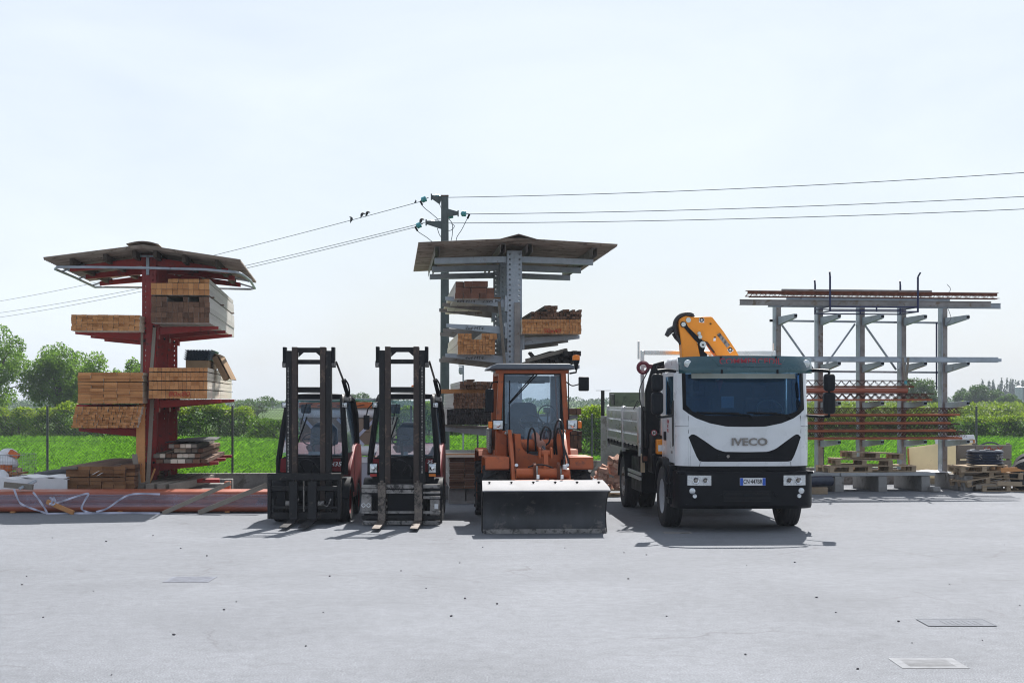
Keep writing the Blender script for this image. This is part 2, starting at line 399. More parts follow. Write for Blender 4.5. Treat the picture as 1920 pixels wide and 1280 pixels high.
co_.location = (0, 0, CAMZ); co_.rotation_euler = (R(90), 0, 0)
cam.sensor_width = 36; cam.lens = FPX/1920*36; cam.shift_y = (HY-640)/1920; cam.clip_end = 5000; cam.clip_start = .2
cam.dof.use_dof = False
scene.camera = co_
scene.view_settings.view_transform = 'Standard'; scene.view_settings.look = 'None'; scene.view_settings.exposure = .85; scene.view_settings.gamma = 1
scene.cycles.max_bounces = 8; scene.cycles.transparent_max_bounces = 16; scene.cycles.diffuse_bounces = 4; scene.cycles.glossy_bounces = 3
scene.cycles.caustics_reflective = False; scene.cycles.caustics_refractive = False; scene.cycles.use_denoising = True; scene.cycles.filter_width = 1.1

# ------------------------------------------------------------------ ground
m, nt, b = new_mat('earth')
tc = node(nt, 'ShaderNodeTexCoord').outputs['Object']
c = ramp(nt, noise(nt, tc, .06, 6), [(.35, (.035,.07,.015)), (.65, (.075,.13,.025))])
lnk(nt, c, b.inputs['Base Color']); b.inputs['Roughness'].default_value = 1; b.inputs['Specular IOR Level'].default_value = .1; earth = m
MB().grid(lambda u, v: (-2500+5000*u, -400+4900*v, -.05), 4, 4).build('terrain', earth, kind='structure', smooth=0)

m, nt, b = new_mat('asphalt')
tc = node(nt, 'ShaderNodeTexCoord').outputs['Object']
fine = noise(nt, tc, 70, 3, .8); mid = noise(nt, tc, 7, 10, .88); big = noise(nt, tc, .55, 6, .62, .6); huge = noise(nt, tc, .13, 3)
c = ramp(nt, fine, [(.30, (.088,.093,.107)), (.5, (.164,.174,.194)), (.72, (.318,.332,.360))])
c = mix(nt, 1., c, ramp(nt, mid, [(.36, g3(.77)), (.64, g3(1.14))]), 'MULTIPLY')
c = mix(nt, 1., c, ramp(nt, big, [(.3, g3(.88)), (.7, g3(1.08))]), 'MULTIPLY')
c = mix(nt, 1., c, ramp(nt, huge, [(.3, g3(.93)), (.7, g3(1.05))]), 'MULTIPLY')
# hairline cracks, only in a few areas
vo = node(nt, 'ShaderNodeTexVoronoi', feature='DISTANCE_TO_EDGE', Scale=.42)
wv = node(nt, 'ShaderNodeVectorMath', operation='ADD'); nz = node(nt, 'ShaderNodeTexNoise', Scale=1.6, Detail=6)
lnk(nt, tc, nz.inputs['Vector']); sc = node(nt, 'ShaderNodeVectorMath', operation='SCALE'); sc.inputs[3].default_value = .9
lnk(nt, nz.outputs['Color'], sc.inputs[0]); lnk(nt, tc, wv.inputs[0]); lnk(nt, sc.outputs[0], wv.inputs[1]); lnk(nt, wv.outputs[0], vo.inputs['Vector'])
crack = ramp(nt, vo.outputs['Distance'], [(.0, g3(1)), (.010, g3(0))])
where = ramp(nt, noise(nt, tc, .23, 3), [(.50, g3(0)), (.57, g3(.8))])
fm = node(nt, 'ShaderNodeMath', operation='MULTIPLY'); lnk(nt, crack, fm.inputs[0]); lnk(nt, where, fm.inputs[1])
c = mix(nt, fm.outputs[0], c, (.10,.10,.11))
# oil and tyre stains where the machines stand
st = ramp(nt, noise(nt, tc, 1.1, 5, .6, .8), [(.66, g3(0)), (.80, g3(.35))])
c = mix(nt, st, c, (.15,.15,.16))
lnk(nt, c, b.inputs['Base Color']); b.inputs['Roughness'].default_value = .86; b.inputs['Specular IOR Level'].default_value = .3
bp = node(nt, 'ShaderNodeBump', Strength=.35, Distance=.004); lnk(nt, fine, bp.inputs['Height']); lnk(nt, bp.outputs[0], b.inputs['Normal'])
asphalt = m
MB().grid(lambda u, v: (-60+120*u, -40+77.5*v, 0), 6, 4).build('yard', asphalt, kind='structure', smooth=0)

def drain(px, py, w, l, label, dk, frame=.05, slots=6, fill=.29):
    d = CAMZ*FPX/(py-HY); X = (px-CX)/FPX*d
    t = thing('drain_grate', label, 'drain', (X, d, .002))
    MB().box(-w/2,w/2,-l/2,l/2,-.001,.0005).build('gully', black, t, smooth=0)
    m = MB(); f = frame
    m.box(-w/2,w/2,-l/2,-l/2+f,.0006,.0012).box(-w/2,w/2,l/2-f,l/2,.0006,.0012).box(-w/2,-w/2+f,-l/2+f,l/2-f,.0006,.0012).box(w/2-f,w/2,-l/2+f,l/2-f,.0006,.0012)
    m.build('frame', dk, t, smooth=0)
    m = MB(); iw = w-2*f; il = l-2*f
    for k in range(slots):
        y = -il/2+il*(k+.5)/slots; m.box(-iw/2, iw/2, y-il/slots*fill, y+il/slots*fill, .0006, .0011)
    m.build('bar', dk, t, smooth=0)
drain(1740, 1243, .50, .42, 'pale steel slotted drain grate set in the asphalt nearest the camera', mat('grate_steel', (.25,.256,.27), .9, 0, .2, 9, spec=.05), .075, 6)
drain(357, 1086, .50, .50, 'worn grey drain grate flush with open asphalt in front of the red rack', mat('worn_grate', (.185,.195,.225), .9, 0, .25, 9, spec=.05), .035, 9, .42)
drain(1270, 998, .42, .30, 'dark drain grate in the shadow in front of the white truck', conc, .03, 6)
t = thing('manhole_cover', 'faint square cover almost hidden in the asphalt behind the slotted grate', 'manhole cover', W(1792, 1167, CAMZ*FPX/417)+Vector((0,0,.004)))
MB().box(-.3,.3,-.2,.2,-.001,.001).build('cover', mat('cover_concrete', (.168,.177,.196), .9, 0, .2, 12, spec=.1), t, smooth=0)
mm = MB(); 
for a in (-.3,.3): mm.box(a-.006,a+.006,-.2,.2,.0016,.003)
for a in (-.2,.2): mm.box(-.294,.294,a-.006,a+.006,.0016,.003)
for k in range(7): mm.box(-.12+k*.05,-.10+k*.05,-.14,.10,.0016,.003)
mm.build('rim', MATS['cover_concrete'], t, smooth=0)
pebm = mat('dark_pebble', (.045,.042,.05), .9, 0, .3)
proto = None
pxs = [(98,1008),(50,1080),(41,1096),(81,1157),(199,1015),(287,1004),(339,1028),(388,1042),(443,1128),(420,1143),(573,1211),(606,1148),(618,1080),(799,1103),(846,1155),(862,1055),(872,1122),(932,1132),(905,1026),(326,1190),(209,1265),(175,1108),(752,1070),(1059,1027),(1170,1036),(1212,1040),(1178,1085),(1398,1227),(1400,1060),(1490,1054),(1531,1120),(1567,1148),(1608,1254),(1842,1200),(1912,1135),(1883,1021),(1780,1095),(1250,1155),(1685,1165),(1710,1205)]
for i, (px, py) in enumerate(pxs):
    p = W(px, py, CAMZ*FPX/(py-HY)); s = random.uniform(.4, .95)
    if proto is None:
        mb = MB(); mb.ball((0,0,.007), .014, 5, (1.2,1,.6), .25); proto = mb.build('pebble', pebm); o = proto; o.location = (p.x,p.y,0)
        tag(o, 'small dark pebble lying on the open asphalt', 'pebble', 'pebbles scattered on the asphalt')
    else: o = dup(proto, (p.x,p.y,0), random.uniform(0,6))
    o.scale = (s,s,s)

# ------------------------------------------------------------------ field, hedges, trees
def quads(c, size, flat=.0, asp=.55, dirs=None):
    """leaf quads at centres c with random directions"""
    n = len(c); a = rng.normal(size=(n,3)); a[:,2] *= (1-flat); a /= np.linalg.norm(a,axis=1)[:,None]+1e-9
    b_ = rng.normal(size=(n,3)); b_ -= (b_*a).sum(1)[:,None]*a; b_ /= np.linalg.norm(b_,axis=1)[:,None]+1e-9
    s = (size*rng.uniform(.6,1.35,n))[:,None]
    A = a*s*.5; B = b_*s*.5*asp
    return np.stack([c-A, c+B, c+A, c-B], 1).reshape(-1,3)

# young wheat: blades that lean, denser towards the yard
n = 230000
Y = 31.5+ (rng.uniform(0,1,n)**1.55)*37; X = rng.uniform(-1,1,n)*(Y*.43+3)
keep = np.where(X < -1.1, Y > 30.95+.1196*(X+15)+.3, np.where(X < 2.85, Y > 37.55, Y > 33.4+.1103*(X-2.9)+.3))
X, Y = X[keep], Y[keep]; n = len(X)
clump = np.sin(X*2.1+np.sin(Y*1.3)*1.7)*.5+np.sin(Y*1.7+X*.6)*.5
h = rng.uniform(.24,.42,n)+clump*.05; w = rng.uniform(.010,.019,n)*(1+(Y-32)/55); ph = rng.uniform(0,2*np.pi,n)
lean = rng.normal(size=(n,2))*.10; lean[:,0] += .03
v0 = np.stack([X-w*np.cos(ph), Y-w*np.sin(ph), np.zeros(n)-.03],1); v1 = np.stack([X+w*np.cos(ph), Y+w*np.sin(ph), np.zeros(n)-.03],1)
v2 = np.stack([X+lean[:,0]+w*.6*np.cos(ph), Y+lean[:,1]+w*.6*np.sin(ph), h*.8],1); v3 = np.stack([X+lean[:,0]*1.9, Y+lean[:,1]*1.9, h],1)
wheat = fast_mesh('wheat_field', np.stack([v0,v1,v2,v3],1).reshape(-1,3), 4, np.clip(rng.normal(.5,.22,n)+clump*.2,0,1), grassm, kind='stuff')
wheat['label'] = 'bright green young wheat growing behind the fence'

def cloud(name, pts, size, m, parent, tmean=.5, tsd=.22, clump=None, asp=.55):
    t = np.clip(rng.normal(tmean, tsd, len(pts))+(0 if clump is None else clump), 0, 1)
    return fast_mesh(name, quads(pts, size, asp=asp), 4, t, m, parent)

def hedge(label, px0, px1, pytop, d, n, depth=1.4, lump=.18, size=.125, name='hedge', ypt=.8, cat='hedge'):
    n = int(n*1.35); x0, x1 = (px0-CX)/FPX*d, (px1-CX)/FPX*d; L = x1-x0; h = CAMZ-(pytop-HY)/FPX*d
    t = thing(name, label, cat, ((x0+x1)/2, d, 0))
    f1, f2 = rng.uniform(0,6,2)
    x = rng.uniform(-L/2, L/2, n); top = h*(1+lump*(.5*np.sin(x*1.25+f1)+.35*np.sin(x*2.9+f2)+.3*np.sin(x*6.1+f1*2)))-lump*.4
    ed = np.clip((L/2-np.abs(x))/min(.8, L*.15), .35, 1)**.5
    z = top*ed*(1-rng.uniform(0,1,n)**1.6*.97)
    y = rng.normal(0, depth*.36, n)*(.55+.45*np.sin(np.pi*np.clip(z/top,0.12,1)**.8))
    y += .18*np.sin(x*3.1+z*4)
    c = np.stack([x,y,z],1)
    keep = (np.sin(x*4.3+z*3.1+f1)+np.sin(z*6.7-x*2.2+f2)+rng.normal(0,.9,n)) > -1.15
    c = c[keep]; zz = z[keep]/top[keep]
    yg = (zz > ypt) & (rng.uniform(0,1,len(zz)) < .8) & (ypt < .92)
    cloud('foliage', c[~yg], size, leaf_h, t, .42, .22, .2*np.sin(c[~yg][:,0]*2.3+c[~yg][:,2]*3))
    if yg.any(): cloud('new_growth', c[yg]+rng.normal(0,.05,(yg.sum(),3)), size, leaf_y, t, .5, .25)
    mb = MB()
    k = max(3, int(L/.55))
    for i in range(k):
        xx = -L/2+L*(i+.5)/k+random.uniform(-.15,.15)
        for q in range(3): mb.tube([(xx,0,0),(xx+random.uniform(-.15,.15),random.uniform(-.2,.2),h*.4),(xx+random.uniform(-.35,.35),random.uniform(-.35,.35),h*.8)],[.035,.022,.006],5)
    mb.build('stem', trunkm, t)
    return t
hedge('clipped leafy hedge at the far edge of the wheat, leftmost in view', -60, 168, 762, 67, 15000)
hedge('low dark shrubs in the hedge line seen under the small batten bundle', 160, 275, 781, 67.5, 7000, 1.6, .2, name='shrub_row', ypt=.97, cat='shrubs')
hedge('tall bushy hedge right of the red rack at the far edge of the wheat', 268, 497, 760, 66.5, 16000, 1.6, .16)
hedge('round loose bush ending the hedge beside the first forklift', 470, 548, 788, 63, 4500, 1.6, .12, name='bush', ypt=.93, cat='bush')
hedge('hedge seen through and between the forklift cabs', 540, 860, 764, 68, 16000)
hedge('hedge behind the orange loader and the grey rack', 830, 1085, 772, 69, 14000)
hedge('straight trimmed hedge along the wheat behind the pipe rack at right', 1480, 2010, 781, 67, 30000, 1.5, .08, ypt=.84)

def bush_tree(name, label, cat, px, pytop, d, rad, n, m, size, rz=1., zc=None, lobes=14, sp=.42, trunk=.09, open_=.0, group=None, tm=.5, base=None):
    X = (px-CX)/FPX*d; H = CAMZ-(pytop-HY)/FPX*d
    t = thing(name, label, cat, (X, d, -.05), group=group)
    b0 = H*.18 if base is None else base
    cz = (H+b0)/2; rzv = (H-b0)/2
    C = []
    for i in range(lobes*30):
        p = rng.uniform(-1,1,3)
        if np.linalg.norm(p) < 1 and (not C or min(np.linalg.norm((p-q)) for q in C) > sp*.75): C.append(p)
        if len(C) >= lobes: break
    C = np.array(C); k = len(C)
    which = rng.integers(0, k, n); dirv = rng.normal(size=(n,3)); dirv /= np.linalg.norm(dirv,axis=1)[:,None]
    rr = rng.uniform(.25,1,n)**.55*sp*rng.uniform(.7,1.1,k)[which]
    pts = C[which]*.78+dirv*rr[:,None]
    q = np.quantile(pts[:,2],.997); pts[:,2] *= np.where(pts[:,2] > 0, 1/q, 1.); pts[:,:2] /= np.quantile(np.linalg.norm(pts[:,:2],axis=1),.985)
    keep = rng.uniform(0,1,n) > open_*(.5+.5*np.sin(pts[:,0]*7+pts[:,2]*9))
    pts = pts[keep]; wh = which[keep]
    c = pts*np.array([rad, rad, rzv])+np.array([0,0,cz])
    lt = rng.normal(0,.10,k)[wh]
    cloud('crown', c, size, m, t, tm, .2, lt)
    mb = MB()
    mb.tube([(0,0,0),(.02*H,0,H*.25),(-.015*H,.02,H*.5),(0,0,H*.82)], [trunk, trunk*.8, trunk*.5, trunk*.12], 7)
    for q in C:
        e = Vector((q[0]*rad*.8, q[1]*rad*.8, cz+q[2]*rzv*.8)); s0 = Vector((0,0,max(.12*H, min(e.z*.55, H*.5))))
        mb.tube([s0, s0.lerp(e,.5)+Vector((0,0,.06*H)), e], [trunk*.42, trunk*.26, trunk*.07], 5)
    mb.build('trunk', trunkm, t)
    return t
bush_tree('tree', 'tall loose willow cut by the left edge of the photo', 'tree', -8, 614, 92, 2.6, 16000, leaf_a, .17, lobes=24, sp=.30, open_=.45, trunk=.16, base=.5)
bush_tree('tree', 'broad round-topped willow left of the red rack', 'tree', 112, 649, 95, 2.5, 22000, leaf_a, .17, lobes=26, sp=.36, open_=.25, trunk=.16, base=.6)
bush_tree('tree', 'drooping willow just behind the wide plank bundle of the red rack', 'tree', 176, 661, 90, 1.6, 11000, leaf_a, .16, lobes=18, sp=.38, open_=.4, trunk=.12, base=.3)
bush_tree('tree', 'small willow top showing between the red rack post and the wide plank bundle', 'tree', 252, 672, 93, 1.7, 9000, leaf_a, .17, lobes=16, sp=.36, open_=.35, base=.6)
bush_tree('tree', 'thin grey-green leafless-looking tree beyond the hedge left of the forklifts', 'tree', 482, 742, 150, 2.3, 4500, leaf_far, .17, lobes=18, sp=.32, open_=.6)
bush_tree('tree', 'small tree top just showing between the two forklift cabs', 'tree', 674, 735, 150, 1.3, 2500, leaf_far, .18, lobes=12, sp=.36, open_=.4)
bush_tree('poplar', 'lone slim distant poplar left of the first forklift', 'tree', 511, 745, 320, .62, 1500, leaf_pop, .38, lobes=10, sp=.4)
bush_tree('tree', 'leafy tree behind the lattice joists of the pipe rack', 'tree', 1722, 709, 150, 2.5, 8000, leaf_far, .22, lobes=22, sp=.34, open_=.35)
bush_tree('tree', 'pale smaller tree beside the last column of the pipe rack', 'tree', 1755, 722, 155, 1.3, 3500, leaf_far, .2, lobes=12, sp=.38, open_=.3)
bush_tree('tree', 'dense round distant tree at the left end of the tree group on the right', 'tree', 1812, 724, 205, 2.2, 6500, leaf_far, .3, lobes=18, sp=.42, tm=.4)
bush_tree('tree', 'darkest and widest of the distant round trees in front of the poplars', 'tree', 1846, 722, 200, 2.7, 7500, leaf_far, .3, lobes=20, sp=.42, tm=.3)
bush_tree('tree', 'low pale green tree in front of the poplars beside the silos', 'tree', 1888, 739, 190, 2.0, 4000, leaf_far, .28, lobes=12, sp=.42, tm=.85)
pop = None
for i, (px, py, r_) in enumerate([(1841,713,.8),(1851,712,.85),(1861,711,.8),(1876,709,1.0),(1889,710,1.05),(1898,711,.9),(1908,714,.9),(1917,713,1.0)]):
    d = 420+7*i
    if pop is None or i in (3, 5):
        pop = bush_tree('poplar', '', 'tree', px, py, d, r_*1.25, 1600, leaf_pop, .55, lobes=14, sp=.40, group='far row of poplars', base=.5); o = pop
    else:
        o = dup(pop, ((px-CX)/FPX*d, d, -.05), i*1.3); o.scale = (1,1,random.uniform(.93,1.03))
    o['label'] = 'slender dark poplar in the distant row rising above the round trees at right'
# vineyard
n = 26000; row = rng.integers(0, 16, n); Y = 78+row*5.2+rng.normal(0,.28,n); X = rng.uniform(0,1,n)*(Y*.20)+Y*.185
z = rng.uniform(.5,1.0,n)**.7*1.62+.18*np.sin(X*3.3+row)+rng.normal(0,.07,n)
vine = fast_mesh('vineyard', quads(np.stack([X,Y,z],1), .24), 4, np.clip(rng.normal(.55,.25,n),0,1), vinem, kind='stuff'); vine['label'] = 'rows of pale green vines beyond the right hedge'
n = 30000; X = rng.uniform(-1,1,n)*170; Y = 330+rng.uniform(0,40,n); z = rng.uniform(0,1,n)**.7*(1.9+.7*np.sin(X*.13)+.35*np.sin(X*.61)+.2*np.sin(X*1.7))
wdl = fast_mesh('distant_wood', quads(np.stack([X,Y,z],1), .55), 4, rng.uniform(0,1,n), leaf_pop, kind='stuff'); wdl['label'] = 'low line of far trees on the horizon'
for i, (px, lab) in enumerate([(1911, 'pale ribbed metal silo at the right edge, nearer the trees'), (1927, 'pale ribbed metal silo cut off by the right edge of the photo')]):
    d = 300; t = thing('silo', lab, 'silo', ((px-CX)/FPX*d, d+i*.4, 0))
    pr = []
    for k in range(60): pr.append((.86+.018*(k % 2), k*.08))
    MB().lathe(pr, 'z').build('drum', galv, t)
    MB().lathe([(.9,4.72),(.15,5.1),(0,5.12)], 'z').build('roof', galv, t)
# bush with stems in the gap right of the loader
hedge('bright leafy shrub in the gap between the loader and the white truck', 1072, 1140, 764, 44, 9000, 1.1, .07, .085, name='shrub', ypt=.8, cat='shrub')

# ------------------------------------------------------------------ walls and fences
def wall(label, a, b_, h=.36, th=.16, post=None):
    a, b_ = Vector((a[0],a[1],0)), Vector((b_[0],b_[1],0)); L = (b_-a).length; rz = math.atan2(b_.y-a.y, b_.x-a.x)
    t = thing('concrete_wall', label, 'wall', a, rz)
    MB().box(0,L,-th/2,th/2,-.05,h-.03).build('wall', conc, t, smooth=0)
    MB().box(0,L,-th/2-.01,th/2+.01,h-.03,h).build('coping', conc, t, .006)
    return t, L, rz, a
def fence(label, a, b_, posts, h0=.36, h1=1.84, pitch=.075):
    a, b_ = Vector((a[0],a[1],0)), Vector((b_[0],b_[1],0)); L = (b_-a).length; rz = math.atan2(b_.y-a.y, b_.x-a.x)
    t = thing('chain_link_fence', label, 'fence', a, rz)
    mb = MB(); H = h1-h0-.05; r = .0024
    k = int((L+H)/pitch)
    for i in range(k):
        for sgn in (1, -1):
            s0 = -H+i*pitch
            lo, hi = max(0, s0), min(L, s0+H)
            if hi-lo < .02: continue
            z0, z1 = (h0+lo-s0, h0+hi-s0) if sgn > 0 else (h0+H-(lo-s0), h0+H-(hi-s0))
            mb.tube([(lo, sgn*.001, z0), (hi, sgn*.001, z1)], r, 3, False)
    mb.build('wire_mesh', meshwire, t, smooth=0)
    mb = MB()
    for z in (h0+.04, (h0+h1)/2, h1-.06): mb.tube([(0,-.006,z),(L,-.006,z)], .0028, 4, False)
    mb.build('tension_wire', meshwire, t, smooth=0)
    for x in posts:
        MB().tube([(x,.035,h0-.02),(x,.035,h1+.02)], .026, 10).ball((x,.035,h1+.02), .028, 5).build('post', mat('fence_post_paint', (.11,.125,.13), .5, .3, .2) if 'fence_post_paint' not in MATS else MATS['fence_post_paint'], t)
    return t
LA, LB = (-15, 30.95), (-1.2, 32.6)
wall('long low concrete wall carrying the fence behind the red rack', LA, LB)
cs = math.cos(math.atan2(1.65, 13.8))
fence('chain-link fence on the low wall behind the red rack', LA, LB, [(x+15)/cs for x in (-14.2,-10.3,-6.29,-2.3)])
MA, MB2 = (-1.2, 37.2), (2.42, 37.3)
wall('short set-back concrete wall between the loader and the white truck', MA, MB2, .42)
fence('short set-back chain-link fence behind the orange loader', MA, MB2, [.3, 3.3], .42, 1.6)
RA, RB = (2.9, 33.4), (16.5, 34.9)
wall('low concrete wall behind the pipe rack on the right', RA, RB, .40)
fence('chain-link fence behind the pipe rack on the right', RA, RB, [(x-2.9)/.994 for x in (3.6,7.42,11.22,15.0)], .40, 1.82)
t = thing('concrete_pillar', 'stained concrete pillar with a steel post on top, left of the truck bed', 'pillar', (2.46, 36.3, 0))
MB().box(-.19,.55,-.12,.12,0,1.6).build('pillar', conc, t, .012)
MB().box(-.19,-.10,-.03,.03,1.6,2.24).build('post', black_dirty, t).parent = t
MB().box(-.32,.06,-.02,.02,2.241,2.252).build('top_bracket', black_dirty, t)

# ------------------------------------------------------------------ power line
PD = 45.0; P0 = W(834, 750, PD)
pole = thing('utility_pole', 'tall dark power pole with three bracket arms rising behind the grey rack', 'utility pole', (P0.x, PD, 0))
def Q(px, py, dy=0.): return W(px, py, PD+dy)-Vector((P0.x, PD, 0))
MB().tube([(0,0,0),(0,0,4),(0,0,W(834,368,PD).z)], [.155,.14,.115], 12).build('pole', woodpole, pole)
MB().box(-.12,.12,-.12,.12,W(834,368,PD).z,W(834,368,PD).z+.025).build('pole_cap', rust, pole)
def arm(pa, pb):
    a, c = Q(*pa), Q(*pb)
    MB().bar(a, c, .10, .26, .06, .10).build('bracket_arm', woodpole, pole)
    MB().box(c.x-.02,c.x+.02,-.05,.05,c.z-.10,c.z+.09).build('end_plate', woodpole, pole)
arm((827,376),(809,369)); arm((838,399),(859,400)); arm((829,422),(799,417))
def insul(a, b_):
    a, b_ = Vector(a), Vector(b_); d = (b_-a); q = d.normalized().to_track_quat('Z','Y')
    mb = MB()
    for k in range(3):
        z0 = d.length*(.14+.27*k); mb.lathe([(.02,z0),(.085,z0+.01),(.095,z0+.05),(.03,z0+.085)], 'z', n=12)
    o = mb.build('insulator', teal_glass, pole); o.location = a; o.rotation_euler = q.to_euler()
    MB().tube([a-d*.25, b_+d*.25], .014, 6).build('insulator_rod', wire_m, pole)
insul(Q(801,371.5), Q(791,375.5)); insul(Q(826,370,.3), Q(817,370,.3)); insul(Q(876,401), Q(866,400.5))
insul(Q(851,403,.2), Q(841,405.5,.2)); insul(Q(791,420), Q(782,424)); insul(Q(817,418,.3), Q(808,418,.3))
def jump(pts, r=.011):
    MB().tube(hose([Q(*p) for p in pts], 6), r, 5).build('jumper_cable', wire_m, pole)
jump([(787,378),(795,389),(812,403),(821,412),(823,424)]); jump([(778,426),(785,435),(800,445),(810,453)])
jump([(881,402),(874,414),(866,430),(857,444),(855,454)]); jump([(841,410,.2),(848,420,.2),(848,440,.2),(845,454,.2)])
jump([(845,418),(852,424),(845,432),(833,431),(823,426)]); jump([(820,428),(824,440),(830,448)]); jump([(822,379),(827,390),(829,402)],.009)
for a, b_ in (((788,377),(792,384.5)),((778,425),(783,433)),((880.5,401),(876.5,410))):
    MB().tube([Q(*a), Q(*b_)], .035, 6).build('cable_clamp', black, pole)
def line(label, a, b_, sag, r=.0105):
    a, b_ = Vector(a), Vector(b_); n_ = 40
    o = MB().tube([a.lerp(b_, i/n_)-Vector((0,0,4*sag*(i/n_)*(1-i/n_))) for i in range(n_+1)], r, 5).build('power_line', wire_m)
    tag(o, label, 'power line', 'overhead power lines')
line('overhead cable with three birds sloping left from the top of the pole', W(790,377.5,PD), W(-60,574,92), .3)
line('lowest overhead cable sloping left from the lower pole arm', W(780,425.5,PD), W(-60,603,92), .3)
line('overhead cable sloping left just above the lowest one, from behind the pole', W(841,406,PD+.2), W(-60,594,92), .35)
line('highest overhead cable running right from the pole top', W(826,370.5,PD+.3), W(1990,319,40), .13)
line('middle overhead cable running right from the right pole arm', W(876,401.5,PD), W(1990,365,40), .10)
line('lowest overhead cable running right from behind the pole', W(817,418.5,PD+.3), W(1990,389,40), .10)
bp_ = None
for px, py, d, ang, lab in [(656,411.5,50.0,-15,'hunched bird on the left cable, farthest from the pole'),(682,405,49,-55,'bird on the left cable, left one of the close pair'),(691.5,402.5,48.6,-55,'bird on the left cable, right one of the close pair'),(778,378.5,45.3,10,'tiny bird on the left cable beside the pole insulator'),(793,416,45,-50,'bird perched at the tip of the lower left pole arm')]:
    p = W(px, py-2.0, d)
    if bp_ is None:
        bp_ = MB().tube([(-.02,0,.055),(.0,0,.05),(.035,0,.04),(.06,0,.015),(.06,0,-.02),(.045,0,-.07),(.03,0,-.11),(.02,0,-.16)],[.004,.018,.028,.042,.05,.042,.02,.010],8).build('bird', birdm); o = bp_; o.location = p
    else: o = dup(bp_, p)
    o.rotation_euler = (0, R(ang+15), R(180 if ang < -20 else 20)); tag(o, lab, 'bird', 'birds on the power line')
    if px == 778: o.scale = (.55,.55,.55)
t = thing('camera_pole', 'thin pole with a small dome camera above the dark timber packs', 'security camera', W(868.5,750,37)*Vector((1,1,0)) if False else (W(868.5,750,37).x, 37, 0))
zt = W(868,685,37).z
MB().tube([(0,0,0),(0,0,zt)], .022, 8).build('pole', galv, t); MB().bar((0,0,zt-.01),(-.12,0,zt),.03,.03).build('arm', galv, t)
MB().lathe([(.0,-.02),(.05,-.02),(.062,-.10),(.055,-.17),(.03,-.21),(0,-.215)], 'z', (-.06,0,zt-.02), 14).build('dome', galv, t)

# ------------------------------------------------------------------ haze: thin even air between the yard and the far trees
m = bpy.data.materials.new('haze_air'); m.use_nodes = True; nt = m.node_tree; nt.nodes.clear()
out = nt.nodes.new('ShaderNodeOutputMaterial'); pv = nt.nodes.new('ShaderNodeVolumePrincipled')
pv.inputs['Color'].default_value = (.80,.88,1.,1); pv.inputs['Density'].default_value = .00048; pv.inputs['Anisotropy'].default_value = 0.
nt.links.new(pv.outputs[0], out.inputs['Volume'])
hz = MB().box(-260,260,-45,520,-1.2,13.5).build('haze', m, smooth=0, kind='stuff'); hz['label'] = 'thin pale haze that fades the far trees'
# ------------------------------------------------------------------ cantilever racks
def column(name, F_parent, w, dep, z0, z1, m, x=0, y=0, hole=.034, pitch=.105, th=.01, edge=.058):
    """H-section upright with two rows of punched holes in each flange"""
    mb = MB(); hw = w/2
    hx = (-hw+edge, hw-edge)
    for fy in (-dep/2, dep/2-th):
        xs = [-hw, hx[0]-hole/2, hx[0]+hole/2, hx[1]-hole/2, hx[1]+hole/2, hw]
        for a, b in ((0,1),(2,3),(4,5)): mb.box(xs[a], xs[b], fy, fy+th, z0, z1)
        for a, b in ((1,2),(3,4)):
            z = z0; 
            while z < z1-.001:
                t = min(z+pitch-hole, z1); mb.box(xs[a], xs[b], fy, fy+th, z, t); z += pitch
    mb.box(-.006,.006,-dep/2+th,dep/2-th,z0,z1)
    mb.box(-hw-.06,hw+.06,-dep/2-.05,dep/2+.05,z0-.02,z0)
    return mb.build(name, m, F_parent, loc=(x,y,0), smooth=0)

def xarm(x0, x1, zt0, zt1, hr, ht, y=0, w=.09):
    mb = MB(); mb.prism([(x0,zt0),(x1,zt1),(x1,zt1-ht),(x0,zt0-hr)], 'y', y-w/2, y+w/2); return mb

def corr_roof(t, y0, y1, xe, zr, ze, xr=.0, waves=30, amp=.022, m=fcement, name='roof_sheet', dz=0):
    s = 1 if xe > xr else -1
    def fn(u, v):
        y = y0+(y1-y0)*u; x = xr+(xe-xr)*v
        return (x, y, zr+(ze-zr)*v+amp*math.cos(u*waves*2*math.pi))
    return MB().slab(fn, waves*6, 3, (0,0,-.009)).build(name, m, t, smooth=60)

